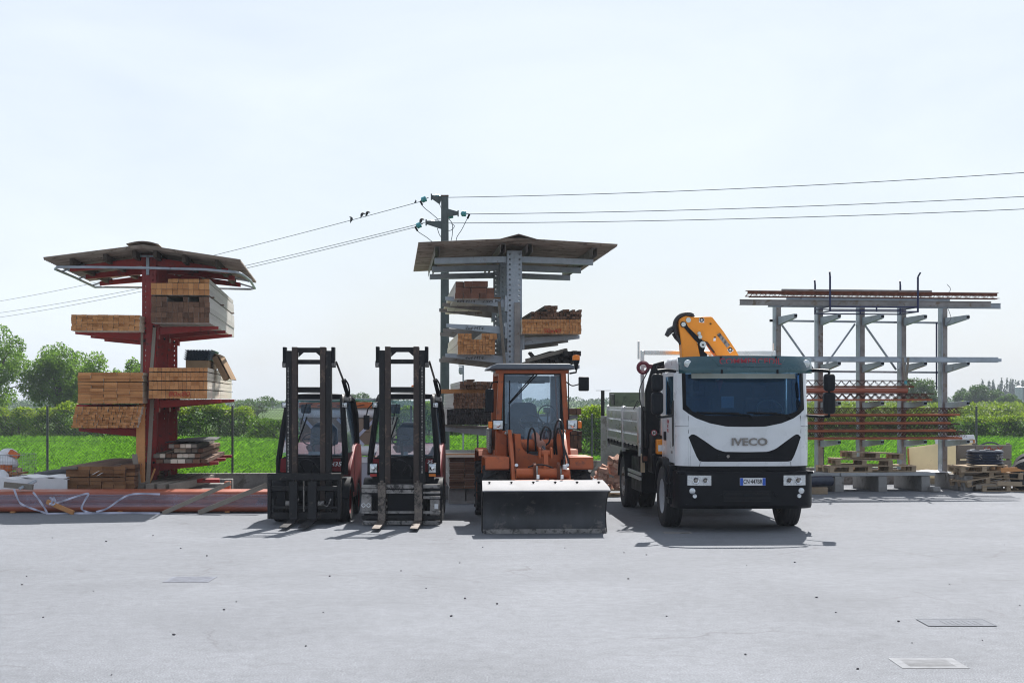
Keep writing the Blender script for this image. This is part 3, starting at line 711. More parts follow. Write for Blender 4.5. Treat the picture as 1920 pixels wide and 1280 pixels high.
def pack(F, label, px0, px1, pyt, pyb, yf, L, nx, nz, mats, gaps=(), gap=.03, missing=(), jit=.025, group='timber packs stored on the racks', name='timber_pack', cat='timber', stick=wg, z=None, skew=0, x=None, rag=0, ragtop=0, strap=False):
    if x is None: x0, x1 = F.X(px0, yf), F.X(px1, yf)
    else: x0, x1 = x
    if z is None: z0, z1 = F.Z((px0+px1)/2, pyb, yf), F.Z((px0+px1)/2, pyt, yf)
    else: z0, z1 = z
    c = F.world((x0+x1)/2, yf, z0)
    t = thing(name, label, cat, c, F.rz, group)
    w = x1-x0; bw = w/nx; bh = (z1-z0-gap*len(gaps))/nz; mb = MB(); zz = 0; sb = []
    for r in range(nz):
        if r in gaps: sb.append(zz); zz += gap
        sh = random.uniform(-.006,.006); rj = random.uniform(-.02,.02)
        for k in range(nx):
            if (k, r) in missing: continue
            e = .0022; mb.tint = min(1, max(0, random.gauss(.5,.24))); top = 0
            if ragtop and r == nz-1 and random.random() < ragtop: continue
            xa = -w/2+k*bw+sh+skew*r; ya = random.uniform(-jit,jit)+rj
            dx = random.uniform(-rag,rag); dz = random.uniform(-rag,rag)*.4
            mb.box(xa+e+dx, xa+bw-e+dx, ya, ya+L+random.uniform(-jit,jit), zz+e*.6+dz, zz+bh-e*.6+dz, end=1)
        zz += bh
    mb.build('boards', [mats[0], mats[1]], t, smooth=0)
    for s_ in sb:
        for y in (.35, L*.5, L-.35):
            MB().box(-w/2-.03, w/2+.05, y-.02, y+.02, s_+.003, s_+gap-.003).build('sticker', stick, t, smooth=0)
    if strap:
        for y in (.9, L-.9):
            MB().box(-w/2-.004, w/2+.004, y, y+.016, zz+.001, zz+.003).box(w/2+.001,w/2+.004,y,y+.016,0,zz).box(-w/2-.004,-w/2-.001,y,y+.016,0,zz).build('strap', black, t, smooth=0)
    return t
def plank(label, a, b_, w, h, m, group=None, up=(0,0,1), name='plank', cat='plank', tint=.5):
    """a loose board from a to b in world space"""
    a, b_ = Vector(a), Vector(b_)
    mb = MB(); mb.tint = tint; mb.bar((0,0,0), b_-a, w, h, up=up); o = mb.build(name, m, loc=a, bevel=.004, smooth=0)
    return tag(o, label, cat, group)

# ---- red roofed rack at left
F1 = Frame(-7.13, 28.0, .1175); ys1 = (0, 1.7, 3.4)
r1 = thing('cantilever_rack', 'red cantilever timber rack with a corrugated ridge roof', 'storage rack', (F1.x, F1.y, 0), F1.rz)
for i, y in enumerate(ys1):
    column('column', r1, .27, .22, .27, 4.86, redp, 0, y)
    MB().box(-1.3,1.35,y-.16,y+.16,0,.26).build('footing', conc, r1, .015)
    # pairs of arms at each level
    for lev, (zt, lx, rx) in enumerate([(3.33,-1.42,0),(3.44,0,1.33),(1.90,-1.40,0),(2.0,0,1.38),(1.435,-1.35,0),(.77,0,1.33)]):
        for xt in (lx, rx):
            if xt == 0: continue
            s = 1 if xt > 0 else -1
            xarm(s*.136, xt, zt, zt+.02, .16, .06, y).build('arm', redp, r1, .004)
            MB().box(min(s*.136,s*.19),max(s*.136,s*.19),y-.11,y+.11,zt-.24,zt+.06).build('arm_bracket', redp, r1, .004)
            for zz in (zt-.17, zt+.01):
                MB().cyl((s*.09,y-.13,zz),(s*.09,y-.10,zz),.024,6).build('bolt', black_dirty, r1)
    for s in (-1, 1): xarm(s*.14, s*1.52, 4.80, 4.60, .16, .09, y).build('roof_arm', redp, r1, .004)
for s in (-1, 1):
    corr_roof(r1, -1.0, 3.95, s*1.83, 4.93, 4.67, s*.0, 30)
    for x in (.2, .74, 1.36):
        zc = 4.93-.26*x/1.83
        MB().box(s*x-.035, s*x+.035, -.75, 3.75, zc-.17, zc-.035).build('purlin', purlin_m, r1, smooth=0)
MB().slab(lambda u, v: (-.3+.6*v, -1.03+5.0*u, 4.955+.055*math.sin(v*math.pi)+.008*math.cos(u*60*math.pi)), 120, 8, (0,0,-.008)).build('ridge_cap', fcement, r1, smooth=60)
MB().box(-.28,.24,-.16,-.10,4.80,4.84).box(-.05,.01,-.17,-.11,4.45,4.80).build('cross_bracket', galv, r1, .004)
zr = 4.52
loop = [(-.05,-.9,zr),(1.15,-.9,zr-.02),(1.72,-.85,zr-.06),(1.82,-.6,zr-.07),(1.85,1.5,zr-.02),(1.82,3.6,zr-.02),(1.7,3.88,zr-.02),(0,3.95,zr),(-1.5,3.9,zr),(-1.66,3.6,zr-.03),(-1.70,1.5,zr),(-1.68,-.65,zr-.02),(-1.60,-.88,zr),(-1.0,-.92,zr),(-.05,-.9,zr)]
MB().tube(loop, .026, 8, False).build('rail_pipe', galv, r1)
for y in (0, 1.7, 3.4): MB().tube([(-1.69,y,zr-.01),(-1.25,y,4.66)], .018, 6).tube([(1.82,y,zr-.03),(1.3,y,4.64)], .018, 6).build('rail_hanger', galv, r1)
for y0, y1 in ((0,1.7),(1.7,3.4)):
    MB().tube([(.02,y0+.15,.5),(.02,y1-.15,2.2)], .012, 6).tube([(.02,y1-.15,.5),(.02,y0+.15,2.2)], .012, 6).build('brace', redp, r1)
MB().box(-.125,-.10,-.20,-.125,.3,4.8).build('cover_strip', galv_brown, r1, smooth=0) if False else None

A = 'timber packs on the red rack'
def mark(t, s, x, z, size, m=redmark, y=-.034, sx=1.): return text(s, t, (x, y, z), FRONT, size, m, 'chalk_mark', .004, .001, sx, .15)
pack(F1, 'pack of small light battens on the upper left arms of the red rack', 133.6, 262, 590, 620, -.8, 5.6, 13, 7, (wl_side, wl), group=A, rag=.004, jit=.03)
pack(F1, 'stack of wide planks on the middle left arms of the red rack', 146, 268, 698, 756, -.8, 5.6, 5, 10, (wl_side, wl), gaps=(7,), gap=.012, group=A, rag=.006, jit=.035)
p = pack(F1, 'pack of thin square battens on the lowest left arms of the red rack', 133, 257, 762, 802, -.8, 5.4, 18, 8, (wl_side, wl), group=A, rag=.006, jit=.05, skew=.012)
p = pack(F1, 'dark-ended beam pack on the upper right arms of the red rack', 283, 393, 556, 605, -.8, 6.2, 11, 5, (wd_side, wd), group=A, missing=((3,4),(4,4),(5,4),(7,4),(8,4)), jit=.02)
p = pack(F1, 'two-row beam pack lying on the dark-ended pack of the red rack', 283, 393, 531, 553, -.8, 6.1, 11, 2, (wd_side, wl), group=A, jit=.02)
for y in (-.45, 1.8, 4.6):
    a = F1.world(F1.X(283,-.8)-.02, y, F1.Z(338,554.8,-.8)); b_ = F1.world(F1.X(393,-.8)+.06, y, F1.Z(338,554.8,-.8))
    plank('flat bearer stick between the two beam packs on the red rack', a, b_, .07, .022, wd, 'bearer sticks between the upper beam packs', name='bearer_stick', cat='wood stick')
p = pack(F1, 'short top row of beams under the red rack roof', 314, 393, 523, 530.6, -.75, 5.9, 8, 1, (wd_side, wl), group=A, jit=.04)
p = pack(F1, 'clean light timber pack with red chalk figures on the red rack', 279, 389, 689, 747, -.8, 6.0, 14, 7, (wl_side, wl), gaps=(2,4,6), gap=.016, group=A, jit=.006, stick=wblack)
mark(p, '80x80', .02, .085, .13, sx=1.25)
# sheets and cardboard on top of it
zt = F1.Z(340,688.5,-.3); x0, x1 = F1.X(346,-.1), F1.X(389,-.1)
t = thing('cardboard_box', 'flat grey-brown cardboard box under the corrugated sheets on the red rack', 'box', F1.world((x0+x1)/2, .1, zt), F1.rz)
MB().box(-(x1-x0)/2,(x1-x0)/2,0,1.9,.003,.15).build('box', cardb, t, .006)
MB().box(-(x1-x0)/2-.004,(x1-x0)/2+.004,.9,.96,.151,.153).build('tape', cardb, t, smooth=0)
t = thing('corrugated_sheets', 'small stack of slate-blue corrugated sheets on the cardboard box on the red rack', 'roof sheets', F1.world((x0+x1)/2, .1, zt+.153), F1.rz)
for k in range(5):
    zz = .025+k*.042
    MB().slab(lambda u, v: (-.26+.52*u+k*.006, -.05+1.75*v+k*.01, zz+.017*math.cos(u*9*2*math.pi)), 72, 2, (0,0,-.005)).build('sheet', bluesheet, t, smooth=60)
t = thing('cardboard_sheet', 'folded brown cardboard sagging over the right edge of the clean timber pack', 'cardboard', F1.world(F1.X(404,.9), .6, zt), F1.rz)
pp = [(-.28,.10),(-.12,.16),(.02,.30),(.10,.26),(.22,.02),(.34,-.22)]
MB().slab(lambda u, v: (pp[min(5,int(round(u*5)))][0]+.05*v, v*.75, pp[min(5,int(round(u*5)))][1]), 5, 3, (-.012,0,-.010)).build('flap', cardb, t, smooth=0)
MB().slab(lambda u, v: (.05+.24*u, .0+v*.5, .27-.46*u), 3, 2, (-.10,0,-.06)).build('side', cardb, t, .004, smooth=0)
MB().slab(lambda u, v: (-.42+.40*u, .3, .005+.10*u*u), 4, 1, (0,.03,.012)).build('strip', black, t, smooth=0)
# loose sawn boards on the lowest right arms
lay = [(292,386,861,868.5,7,4.2),(286,372,851,860,8,4.1),(323,376,842,850,5,4.0),(316,366,833,841,5,3.9)]
for k, (a, b_, yt, yb, n_, L) in enumerate(lay):
    x0, x1 = F1.X(a,-.55), F1.X(b_,-.55)+.03; zt_, zb_ = .775+k*.098, 0
    for j in range(n_):
        bw = (x1-x0)/n_; yy = -.55+random.uniform(-.06,.06)+.12*k*(k < 3)
        cx = x0+bw*(j+.5); pa = F1.world(cx, yy, zt_+.045); pb = F1.world(cx+random.uniform(-.02,.02), yy+L+random.uniform(-.2,.2), zt_+.045)
        plank('rough sawn board in the loose pile on the red rack, %s layer' % ('bottom','second','third','top')[k], pa, pb, bw*.94, .075, random.choice([wd, wg, wl_side]) , 'loose sawn boards on the lowest right arms, layer %s' % ('one','two','three','four')[k], cat='board', name='sawn_board', tint=random.uniform(.2,.9))
    if k < 3:
        for y in (.0, 2.6): plank('thin batten between layers of the loose board pile on the red rack', F1.world(x0,y,zt_+.0905), F1.world(x1+.05,y,zt_+.0905), .04, .012, wg, 'thin battens in the loose board pile', name='batten', cat='wood stick')
o = MB().slab(lambda u, v: (-.05+.85*u, -.7+2.8*v, .022*math.sin(u*3)+.01*math.sin(v*9)), 8, 8, (0,0,-.012)).build('roofing_sheet', black_dirty, loc=F1.world(F1.X(316,-.4), .1, 1.185), rot=(0,R(-1.5),F1.rz))
tag(o, 'black sheet lying on top of the loose sawn boards of the red rack', 'sheet')
# ground level right: slanting beams and red rods
for k, (a, b_) in enumerate([((262,912,27.0),(343,893,30.2)),((281,914,26.8),(357,894.5,30.0)),((302,914,26.8),(377,894.5,29.8)),((325,914,26.8),(396,895,29.6))]):
    plank('long grey beam on the ground behind the wrapped pipes, number %s from the left' % ('one','two','three','four')[k] if False else ('leftmost','second from left','third from left','rightmost')[k]+' of the grey beams lying askew under the red rack', W(*a), W(*b_), .16, .14, wg, 'grey beams under the red rack', name='timber_beam', cat='beam', tint=.5+.1*k)
for k in range(3):
    o = MB().cyl((0,0,0),(.62,.07,0), .04, 10).build('red_pipe', redp, loc=(W(352,905,28.2+.14*k).x, 28.2+.14*k, .40+.0*k)); tag(o, 'short dark red pipe on the ground right of the red rack, %s' % ('front','middle','rear')[k], 'pipe', 'short red pipes behind the wrapped pipes')
# ground level left: plank pile
F1b = Frame(W(188,750,26.6).x, 26.6, .05)
p = pack(F1b, 'brown plank pile on the ground behind the pipes, left of the red rack', 123, 235, 870, 916, 0, 3.8, 5, 8, (wd, wbrown), gaps=(5,), gap=.012, rag=.006, jit=.03, z=(.22,.765))
p = pack(F1b, 'narrow plank stack squeezed between the plank pile and the upright board', 226, 252, 870, 915, .05, 3.6, 1, 8, (wd, wbrown), gaps=(5,), gap=.012, rag=.006, jit=.03, z=(.22,.785))
plank('dark plank lying askew on top of the ground-level plank pile', W(128,877,26.5), W(226,868,29.3), .30, .045, wg, tint=.3)
for k, dx in enumerate((0, 9)):
    o = MB().slab(lambda u, v: Vector(W(172+dx+62*u, 890-18*u-5*math.sin(u*3)*0+2*k, 26.4+1.3*u))+Vector((0.05*v,0,.06*math.sin(u*math.pi)+.02*v)), 10, 1, (0,0,.004)).build('white_strip', whitepl); tag(o, ('left','right')[k]+' bent white plastic strip lying over the plank pile', 'plastic strip', 'white strips on the plank pile')
# leaning boards at the front column
plank('wide light upright board leaning against the front post of the red rack', W(264,918,27.2), W(264.5,758,27.55), .165, .06, wl, up=(1,0,0), tint=.75, cat='board', name='upright_board') if False else None
def lean(label, base, top, w, th, m, tint=.5):
    a, b_ = Vector(base), Vector(top); mb = MB(); mb.tint = tint; mb.bar((0,0,0), b_-a, w, th, up=(0,1,0)); o = mb.build('leaning_board', m, loc=a, bevel=.004, smooth=0); return tag(o, label, 'board')
lean('wide light board standing upright against the front post of the red rack', W(263.5,922,27.25), W(264,758,27.6), .165, .05, wl, .8)
lean('short grey board leaning left of the upright light board', W(261,919,27.05), W(252,851,27.1), .10, .03, wg, .8)
lean('thin brown board between the short grey board and the upright board', W(266,919,27.15), W(260,866,27.18), .09, .02, wl, .35)
lean('pale grey board on the red rack post above the upright light board', W(265,758,27.62), W(266.5,618,27.82), .045, .04, wg, .9)
lean('lower long grey board leaning right of the front red post', W(277,915,27.3), W(285.5,748,27.8), .075, .035, wg, .8)
lean('upper long grey board leaning right of the front red post', W(280,748,27.75), W(290,614,27.85), .065, .035, wg, .95)
lean('thin slanted batten beside the leaning grey board at the foot of the red rack', W(277,914,27.4), W(291,878,27.5), .035, .03, wl, .6)

# ---- grey roofed rack in the middle
F2 = Frame(.043, 29.0, .0850); ys2 = (0, 1.86, 3.72)
r2 = thing('cantilever_rack', 'grey galvanised timber rack with a corrugated roof behind the orange loader', 'storage rack', (F2.x, F2.y, 0), F2.rz)
for y in ys2:
    column('column', r2, .30, .26, .30, 5.03, galv, 0, y, .036, .104, .01, .05)
    MB().box(-1.5,1.4,y-.18,y+.18,0,.28).build('footing', conc, r2, .015)
    for zt, lx, rx in ((4.08,-1.40,0),(3.53,-1.38,0),(2.93,-1.40,0),(1.43,-1.42,0),(3.31,0,1.34),(2.70,0,1.34),(1.68,0,1.3),(.92,0,1.3)):
        xt = lx or rx; s = 1 if xt > 0 else -1
        a = xarm(s*.152, xt, zt-.03, zt+.02, .17, .075, y).build('arm', galv if y < 1 else galv_brown, r2, .004)
        MB().box(min(s*.152,s*.20),max(s*.152,s*.20),y-.14,y+.14,zt-.28,zt+.04).build('arm_bracket', galv, r2, .004)
        if y == 0 and xt < 0 and zt > 2: 
            text('4x4 MT4' if zt != 4.08 else '6x4 MT4     2.5x5 MT', r2, (-.82 if zt != 4.08 else -.72, -.052, zt-.075), FRONT, .085, inkmark, 'marker_writing', .0, .001, 1.2, .2)
    for s in (-1, 1): xarm(s*.155, s*1.62, 4.93, 4.88, .13, .12, y, .10).build('roof_arm', galv, r2, .004)
for s in (-1, 1):
    corr_roof(r2, -1.0, 4.95, s*1.97, 5.17, 5.07, 0., 40, .02)
    for x in (.27, 1.58):
        zc = 5.17-.10*x/1.97
        mb = MB(); mb.box(s*x-.05, s*x+.05, -.55, 4.5, zc-.035, zc-.028).box(s*x-.05, s*x-.044, -.55, 4.5, zc-.20, zc-.035).box(s*x+.044, s*x+.05, -.55, 4.5, zc-.20, zc-.035)
        mb.build('purlin', galv_brown, r2, smooth=0)
MB().slab(lambda u, v: (-.36+.72*v, -1.05+6.05*u, 5.16+.10*(1-abs(2*v-1))+.008*math.cos(u*70*math.pi)), 140, 8, (0,0,-.008)).build('ridge_cap', fcement, r2, smooth=30)
B = 'timber packs on the grey rack'
p = pack(F2, 'small pile of dark reddish beams on the top left arms of the grey rack', 854, 928, 539, 560, -.5, 5.2, 5, 2, (wd_side, wred), group=B, rag=.01, jit=.05)
p = pack(F2, 'top layer of dark beams on the reddish beam pile of the grey rack', 854, 914, 527.5, 538.6, -.45, 5.0, 4, 1, (wd_side, wred), group=B, rag=.012, jit=.08)
p = pack(F2, 'light batten pack with a notched top on the left arms of the grey rack', 858, 928, 636, 664, -.5, 5.2, 12, 6, (wl_side, wl), group=B, rag=.003)
for nm, a, b_ in (('left', 858, 884), ('right', 903, 932)):
    pack(F2, nm+' group of battens on top of the light pack of the grey rack', a, b_, 625, 635.7, -.5, 5.0, 4, 2, (wl_side, wl), group=B, rag=.004, jit=.04)
pack(F2, 'bright light plank layer under the top left arms of the grey rack', 840, 930, 574, 580, .3, 4.2, 6, 1, (wl_side, wl), group=B, z=(4.085,4.115), x=(-1.3,-.25))
pack(F2, 'lower dark timber pack on the lowest left arms of the grey rack', 838, 925, 767, 796, -1.0, 5.4, 15, 5, (wd_side, wblack), group=B, rag=.003, jit=.03)
pack(F2, 'upper dark timber pack on the lowest left arms of the grey rack', 850, 928, 736.5, 765.5, -.9, 5.2, 14, 5, (wd_side, wd), group=B, rag=.003, jit=.03)
plank('thick brown bearer across the dark timber packs of the grey rack', W(826,733.5,28.3), W(915,733,28.4), .10, .085, wl, tint=.15, name='bearer', cat='beam')
pack(F2, 'thin dark timber pack above the brown bearer on the grey rack', 862, 925, 715, 728.5, -.8, 4.6, 10, 2, (wd_side, wd), group=B, rag=.006, jit=.06)
pack(F2, 'few loose dark pieces on the topmost dark pack of the grey rack', 875, 890, 711, 714.6, -.75, 1.2, 3, 1, (wg, wd), group=B, rag=.006)
p = pack(F2, 'orange-brown timber pack on the upper right arms of the grey rack', 979, 1090, 598.5, 626, -.6, 5.0, 20, 5, (wl_side, wl), group=B, rag=.002, jit=.02)
mark(p, '50x40', .0, .06, .11, sx=1.3)
p = pack(F2, 'weathered dark timber pack with ragged top on the orange-brown pack', 996, 1091, 580, 598, -.5, 4.9, 16, 4, (wg, wd), group=B, rag=.006, jit=.06, ragtop=.45)
pack(F2, 'few dark pieces on top of the weathered dark timber pack', 1021, 1046, 572.5, 579.5, -.45, 4.0, 4, 1, (wg, wd), group=B, rag=.008)
pack(F2, 'blackened timber pile on the second right arms of the grey rack', 1016, 1087, 668, 681, -.3, 4.6, 9, 2, (wblack, wblack), group=B, rag=.014, jit=.12)
pack(F2, 'top pieces of the blackened timber pile on the grey rack', 1030, 1088, 658, 667.5, -.25, 4.2, 7, 1, (wblack, wblack), group=B, rag=.02, jit=.2)
plank('dark loose plank sloping up over the loader roof', W(987,676,28.2), W(1062,656,28.8), .08, .07, wg, tint=.15)
plank('short dark plank crossing the sloping plank above the loader roof', W(993,661,28.5), W(1008,679,28.4), .10, .05, wblack, tint=.8)
pack(F2, 'short stack of dark timber beside the loader cab, upper one', 1064, 1090, 759, 769, -.2, 4.6, 3, 1, (wblack, wd), group=B, rag=.006, z=(1.70,1.83))
pack(F2, 'dark timber beside the loader cab, middle pack', 1060, 1088, 771, 783, -.1, 4.6, 3, 2, (wblack, wblack), group=B, rag=.006, z=(1.40,1.53))
pack(F2, 'dark timber beside the loader cab, lowest pack', 1062, 1090, 808, 838, -.1, 4.6, 4, 4, (wblack, wd), group=B, rag=.008, z=(.94,1.28))
pack(F2, 'dark timber beside the loader cab, pack above the lowest', 1062, 1090, 800, 806, -.1, 4.6, 4, 1, (wblack, wd), group=B, rag=.008, z=(1.29,1.37))
F2b = Frame(W(866,750,27.4).x, 27.4, .075)
pack(F2b, 'brown plank pack with bright side at ground level left of the loader', 846, 930, 861, 922, 0, 4.2, 3, 13, (wd_side, wd), group=B, rag=.004, jit=.02, z=(.30,.90), x=(-.24,.62))
for k in range(3):
    plank('pale board in the layer on top of the ground-level plank pack, %s' % ('front','middle','rear')[k], F2b.world(-.42,.1+.42*k,.925), F2b.world(.75,.12+.42*k,.925), .38, .045, wl_side, 'pale boards on the ground-level plank pack', name='pale_board', cat='board', tint=.9)
plank('thin brown plank along the front of the pale boards left of the loader', F2b.world(-.42,.0,.955), F2b.world(.75,.0,.955), .10, .03, wl, tint=.2)
t = thing('concrete_block', 'grey concrete block under the ground-level plank pack left of the loader', 'concrete block', F2b.world(.05,.1,0), F2b.rz)
MB().box(-.30,.02,0,.35,0,.29).box(.04,.62,.02,.35,0,.29).build('block', conc, t, .01)
MB().box(-.30,.62,-.03,-.001,0,.05).build('foot', conc, t, .006)
lean('brown plate standing against the front grey column, right half', W(970,690,28.75), W(970,567,28.82), .12, .02, galv_brown, .4)
lean('thin weathered board leaning left of the front grey column', W(947,690,28.7), W(935.5,562,28.95), .06, .03, wg, .5)

# ---- open single-sided pipe rack at right
F3 = Frame(6.0, 32.2, .1175); S3 = .981
r3 = thing('cantilever_rack', 'open grey rack with five columns carrying beams and lattice joists', 'storage rack', (F3.x, F3.y, 0), F3.rz)
lev3 = ((3.88,3.86,.19),(2.80,2.83,.18),(1.95,1.96,.17),(1.09,1.11,.15))
for i in range(5):
    x = i*S3
    mb = MB()
    zt3 = 4.17-.012*i
    MB().box(x-.045,x+.065,-.10,.12,.36,zt3).build('column', galv_brown, r3, .008)
    mb = MB(); ys_ = [-.10,-.075,-.057,.077,.095,.12]
    for a, b_ in ((0,1),(2,3),(4,5)): mb.box(x-.069,x-.061,ys_[a],ys_[b_],.36,zt3)
    for a, b_ in ((1,2),(3,4)):
        z = .36
        while z < zt3-.001: mb.box(x-.069,x-.061,ys_[a],ys_[b_],z,min(z+.082,zt3)); z += .1
    mb.build('side_plate', galv, r3, smooth=0)
    MB().box(x-.0605,x-.0455,-.095,.115,.36,zt3-.002).build('side_core', galv, r3, smooth=0)
    MB().box(x-.15,x+.15,-.15,.25,.341,.359).build('base_plate', galv, r3, smooth=0)
    MB().box(x-.10,x+.10,-1.35,.25,0,.34).build('footing', conc, r3, .012)
    for zr_, zt_, h_ in lev3:
        mb = MB(); mb.prism([(-.12,zr_),(-1.27,zt_+.02),(-1.27,zt_-.07),(-.12,zr_-h_)], 'x', x-.035+.02, x+.035+.02); mb.build('arm', galv, r3, .004)
        MB().box(x-.03+.02,x+.03+.02,-1.30,-1.272,zt_-.05,zt_+.0).build('arm_end', black, r3, smooth=0)
for i in range(4):
    for z in (3.80, 2.66): MB().bar((i*S3+.10,.06,z-.006*i),((i+1)*S3-.10,.06,z-.006*(i+1)), .04, .045).build('tie_bar', galv, r3, smooth=0)
for i, up in ((0,0),(1,1),(2,0)):
    a, b_ = (3.74,2.70) if not up else (2.70,3.74)
    MB().bar((i*S3+.12,.10,a),((i+1)*S3-.10,.10,b_), .035, .04).build('diagonal_brace', galv, r3, smooth=0)
MB().box(4*S3-.155,4*S3-.125,.02,.05,2.25,3.78).build('blue_strut', bluefr, r3, smooth=0)
for x in (-.12, 4*S3+.12): MB().box(x-.03,x+.03,.03,.09,3.775,3.83).build('tie_bar_end', black, r3, smooth=0)
def along(label, px0, px1, y, z, h, w, m, name, cat, group=None, dz=0., profile='box'):
    x0, x1 = F3.X(px0, y), F3.X(px1, y)
    o = MB()
    if profile == 'box': o.box(0, x1-x0, -w/2, w/2, 0, h)
    elif profile == 'i':
        o.box(0, x1-x0, -w/2, w/2, 0, .008).box(0, x1-x0, -w/2, w/2, h-.008, h).box(0, x1-x0, -.004, .004, .0085, h-.0085)
    elif profile == 'c':
        o.box(0, x1-x0, -w/2, -w/2+.006, 0, h).box(0, x1-x0, -w/2+.0065, w/2, 0, .006).box(0, x1-x0, -w/2+.0065, w/2, h-.006, h)
    elif profile == 'tube': o.cyl((0,0,h/2),(x1-x0,0,h/2), h/2, 14)
    b_ = o.build(name, m, loc=F3.world(x0, y, z), rot=(0, -math.atan2(dz, x1-x0), F3.rz), smooth=40 if profile == 'tube' else 0)
    return tag(b_, label, cat, group)
def joist(label, px0, px1, y, z, group, base=True, h=.15, w=.12, pitch=.2, m=None, bm=None):
    x0, x1 = F3.X(px0, y), F3.X(px1, y); L = x1-x0
    t = thing('lattice_joist', label, 'lattice joist', F3.world(x0, y, z), F3.rz, group)
    m = m or rustdk
    if base: MB().box(0,L-.12,-w/2,w/2,0,.042).build('clay_base', bm or terra, t, smooth=0)
    else: MB().tube([(0,-w/2,.008),(L,-w/2,.008)], .008, 5).tube([(0,w/2,.008),(L,w/2,.008)], .008, 5).build('bottom_bars', m, t)
    MB().tube([(0,0,h),(L,0,h)], .010, 6).build('top_bar', m, t)
    mb = MB(); k = int(L/pitch)
    for s in (-1, 1):
        pts = []
        for i in range(k*2+1): pts.append((i*pitch/2, (0 if i % 2 else s*w*.42), h-.004 if i % 2 else (.045 if base else .01)))
        mb.tube(pts, .0055, 4)
    mb.build('lattice', m, t, smooth=0)
    return t
# top level: two blue stillage frames carry beams
sf = thing('blue_frame', 'navy blue U-shaped steel frame holding the beams on the upper rack arms', 'steel frame', F3.world(0,0,0), F3.rz)
xa, xb = F3.X(1552,-.95), F3.X(1721,-1.1); xm = F3.X(1628,-.6)
for x, ys in ((xa,( -.1,-1.1)),(xb,(-.1,-1.1))):
    for y, zt_ in ((ys[0],4.62),(ys[1],4.72)):
        MB().box(x-.018,x+.018,y-.018,y+.018,3.94,zt_).build('post', bluefr, sf, .003)
        MB().bar((x,y,zt_),(x+(.05 if y < -.5 and x > 2 else -.02),y-.03,zt_+.10), .032, .032).build('post_tip', bluefr, sf, smooth=0)
    for z in (3.955, 4.055): MB().box(x-.015,x+.015,ys[1]+.02,ys[0]-.02,z-.015,z+.015).build('cross_bar', bluefr, sf, smooth=0)
for y in (-.1, -1.1):
    for z in (3.955, 4.055): MB().box(xa+.02,xb-.02,y-.014,y+.014,z-.014,z+.014).build('long_bar', bluefr, sf, smooth=0)
    MB().box(xm-.014,xm+.014,y-.0135,y+.0135,3.97,4.04).build('strut', bluefr, sf, smooth=0)
U = 'beams on top of the pipe rack'
along('long dark grey steel beam on the pipe rack reaching farthest left', 1387, 1858, -1.0, 4.075, .125, .07, galv_brown, 'steel_beam', 'beam', U, profile='i')
along('long grey steel beam on the pipe rack sticking out farthest at right', 1440, 1876, -.45, 4.075, .125, .07, galv, 'steel_beam', 'beam', U, profile='i')
along('light galvanised profile lying on the grey beams of the pipe rack', 1475, 1780, -.85, 4.203, .055, .06, galv, 'steel_profile', 'profile', U)
along('shorter grey box profile in the topmost layer of the pipe rack', 1466, 1746, -.55, 4.335, .135, .08, galv_brown, 'steel_profile', 'profile', U)
joist('rusty lattice girder lying in front of the box profile on top of the pipe rack', 1398, 1872, -.95, 4.262, 'rusty lattice girders on top of the pipe rack', False, .13, .10, .21, rust)
joist('rusty lattice girder just behind the front one on top of the pipe rack', 1405, 1868, -.75, 4.262, 'rusty lattice girders on top of the pipe rack', False, .12, .10, .21, rustdk)
along('rusty flat bar beside the lattice girders on top of the pipe rack', 1402, 1869, -.85, 4.33, .06, .05, rust, 'flat_bar', 'bar', U)
o = MB().tube(hose([W(1776,533,32),W(1782,541,32),W(1779,548,32),W(1768,552,32),W(1772,566,32),W(1780,585,32),W(1783,598,32),W(1776,606,32),W(1772,612,32)],6), .006, 4).build('loose_wire', wire_m); tag(o, 'thin bent wire dangling from the beams at the right end of the pipe rack', 'wire')
V = 'galvanised profiles on the second arms of the pipe rack'
along('galvanised channel in front on the second arms of the pipe rack', 1500, 1876, -1.05, 2.855, .07, .10, galv, 'steel_profile', 'profile', V, profile='c')
along('galvanised channel at the back on the second arms of the pipe rack', 1498, 1870, -.6, 2.85, .12, .10, galv, 'steel_profile', 'profile', V, profile='c')
o = MB().slab(lambda u, v: Vector(W(1692+8*u if u < .5 else 1702-4*abs(u-.5)*2+0*u, 672+ (44*(1-abs(2*u-1)) if False else 0), 31))+Vector((0,0,0)), 2, 1, (0,.01,0)) if False else None
t = thing('lifting_strap', 'pale webbing sling hanging in a V from the galvanised channels of the pipe rack', 'strap', F3.world(F3.X(1696,-1.12),-1.12,2.94), F3.rz)
MB().bar((-.04,0,0),(.02,.02,-.52),.05,.008, up=(0,1,0)).bar((.09,0,.0),(.045,.02,-.52),.05,.008, up=(0,1,0)).build('webbing', wg, t, smooth=0)
MB().box(-.045,.095,-.004,.2,.0,.006).build('loop', wg, t, smooth=0)
MB().obox((.035,.02,-.55),(.06,.02,.07)).build('label_tag', teal_glass, t, smooth=0)
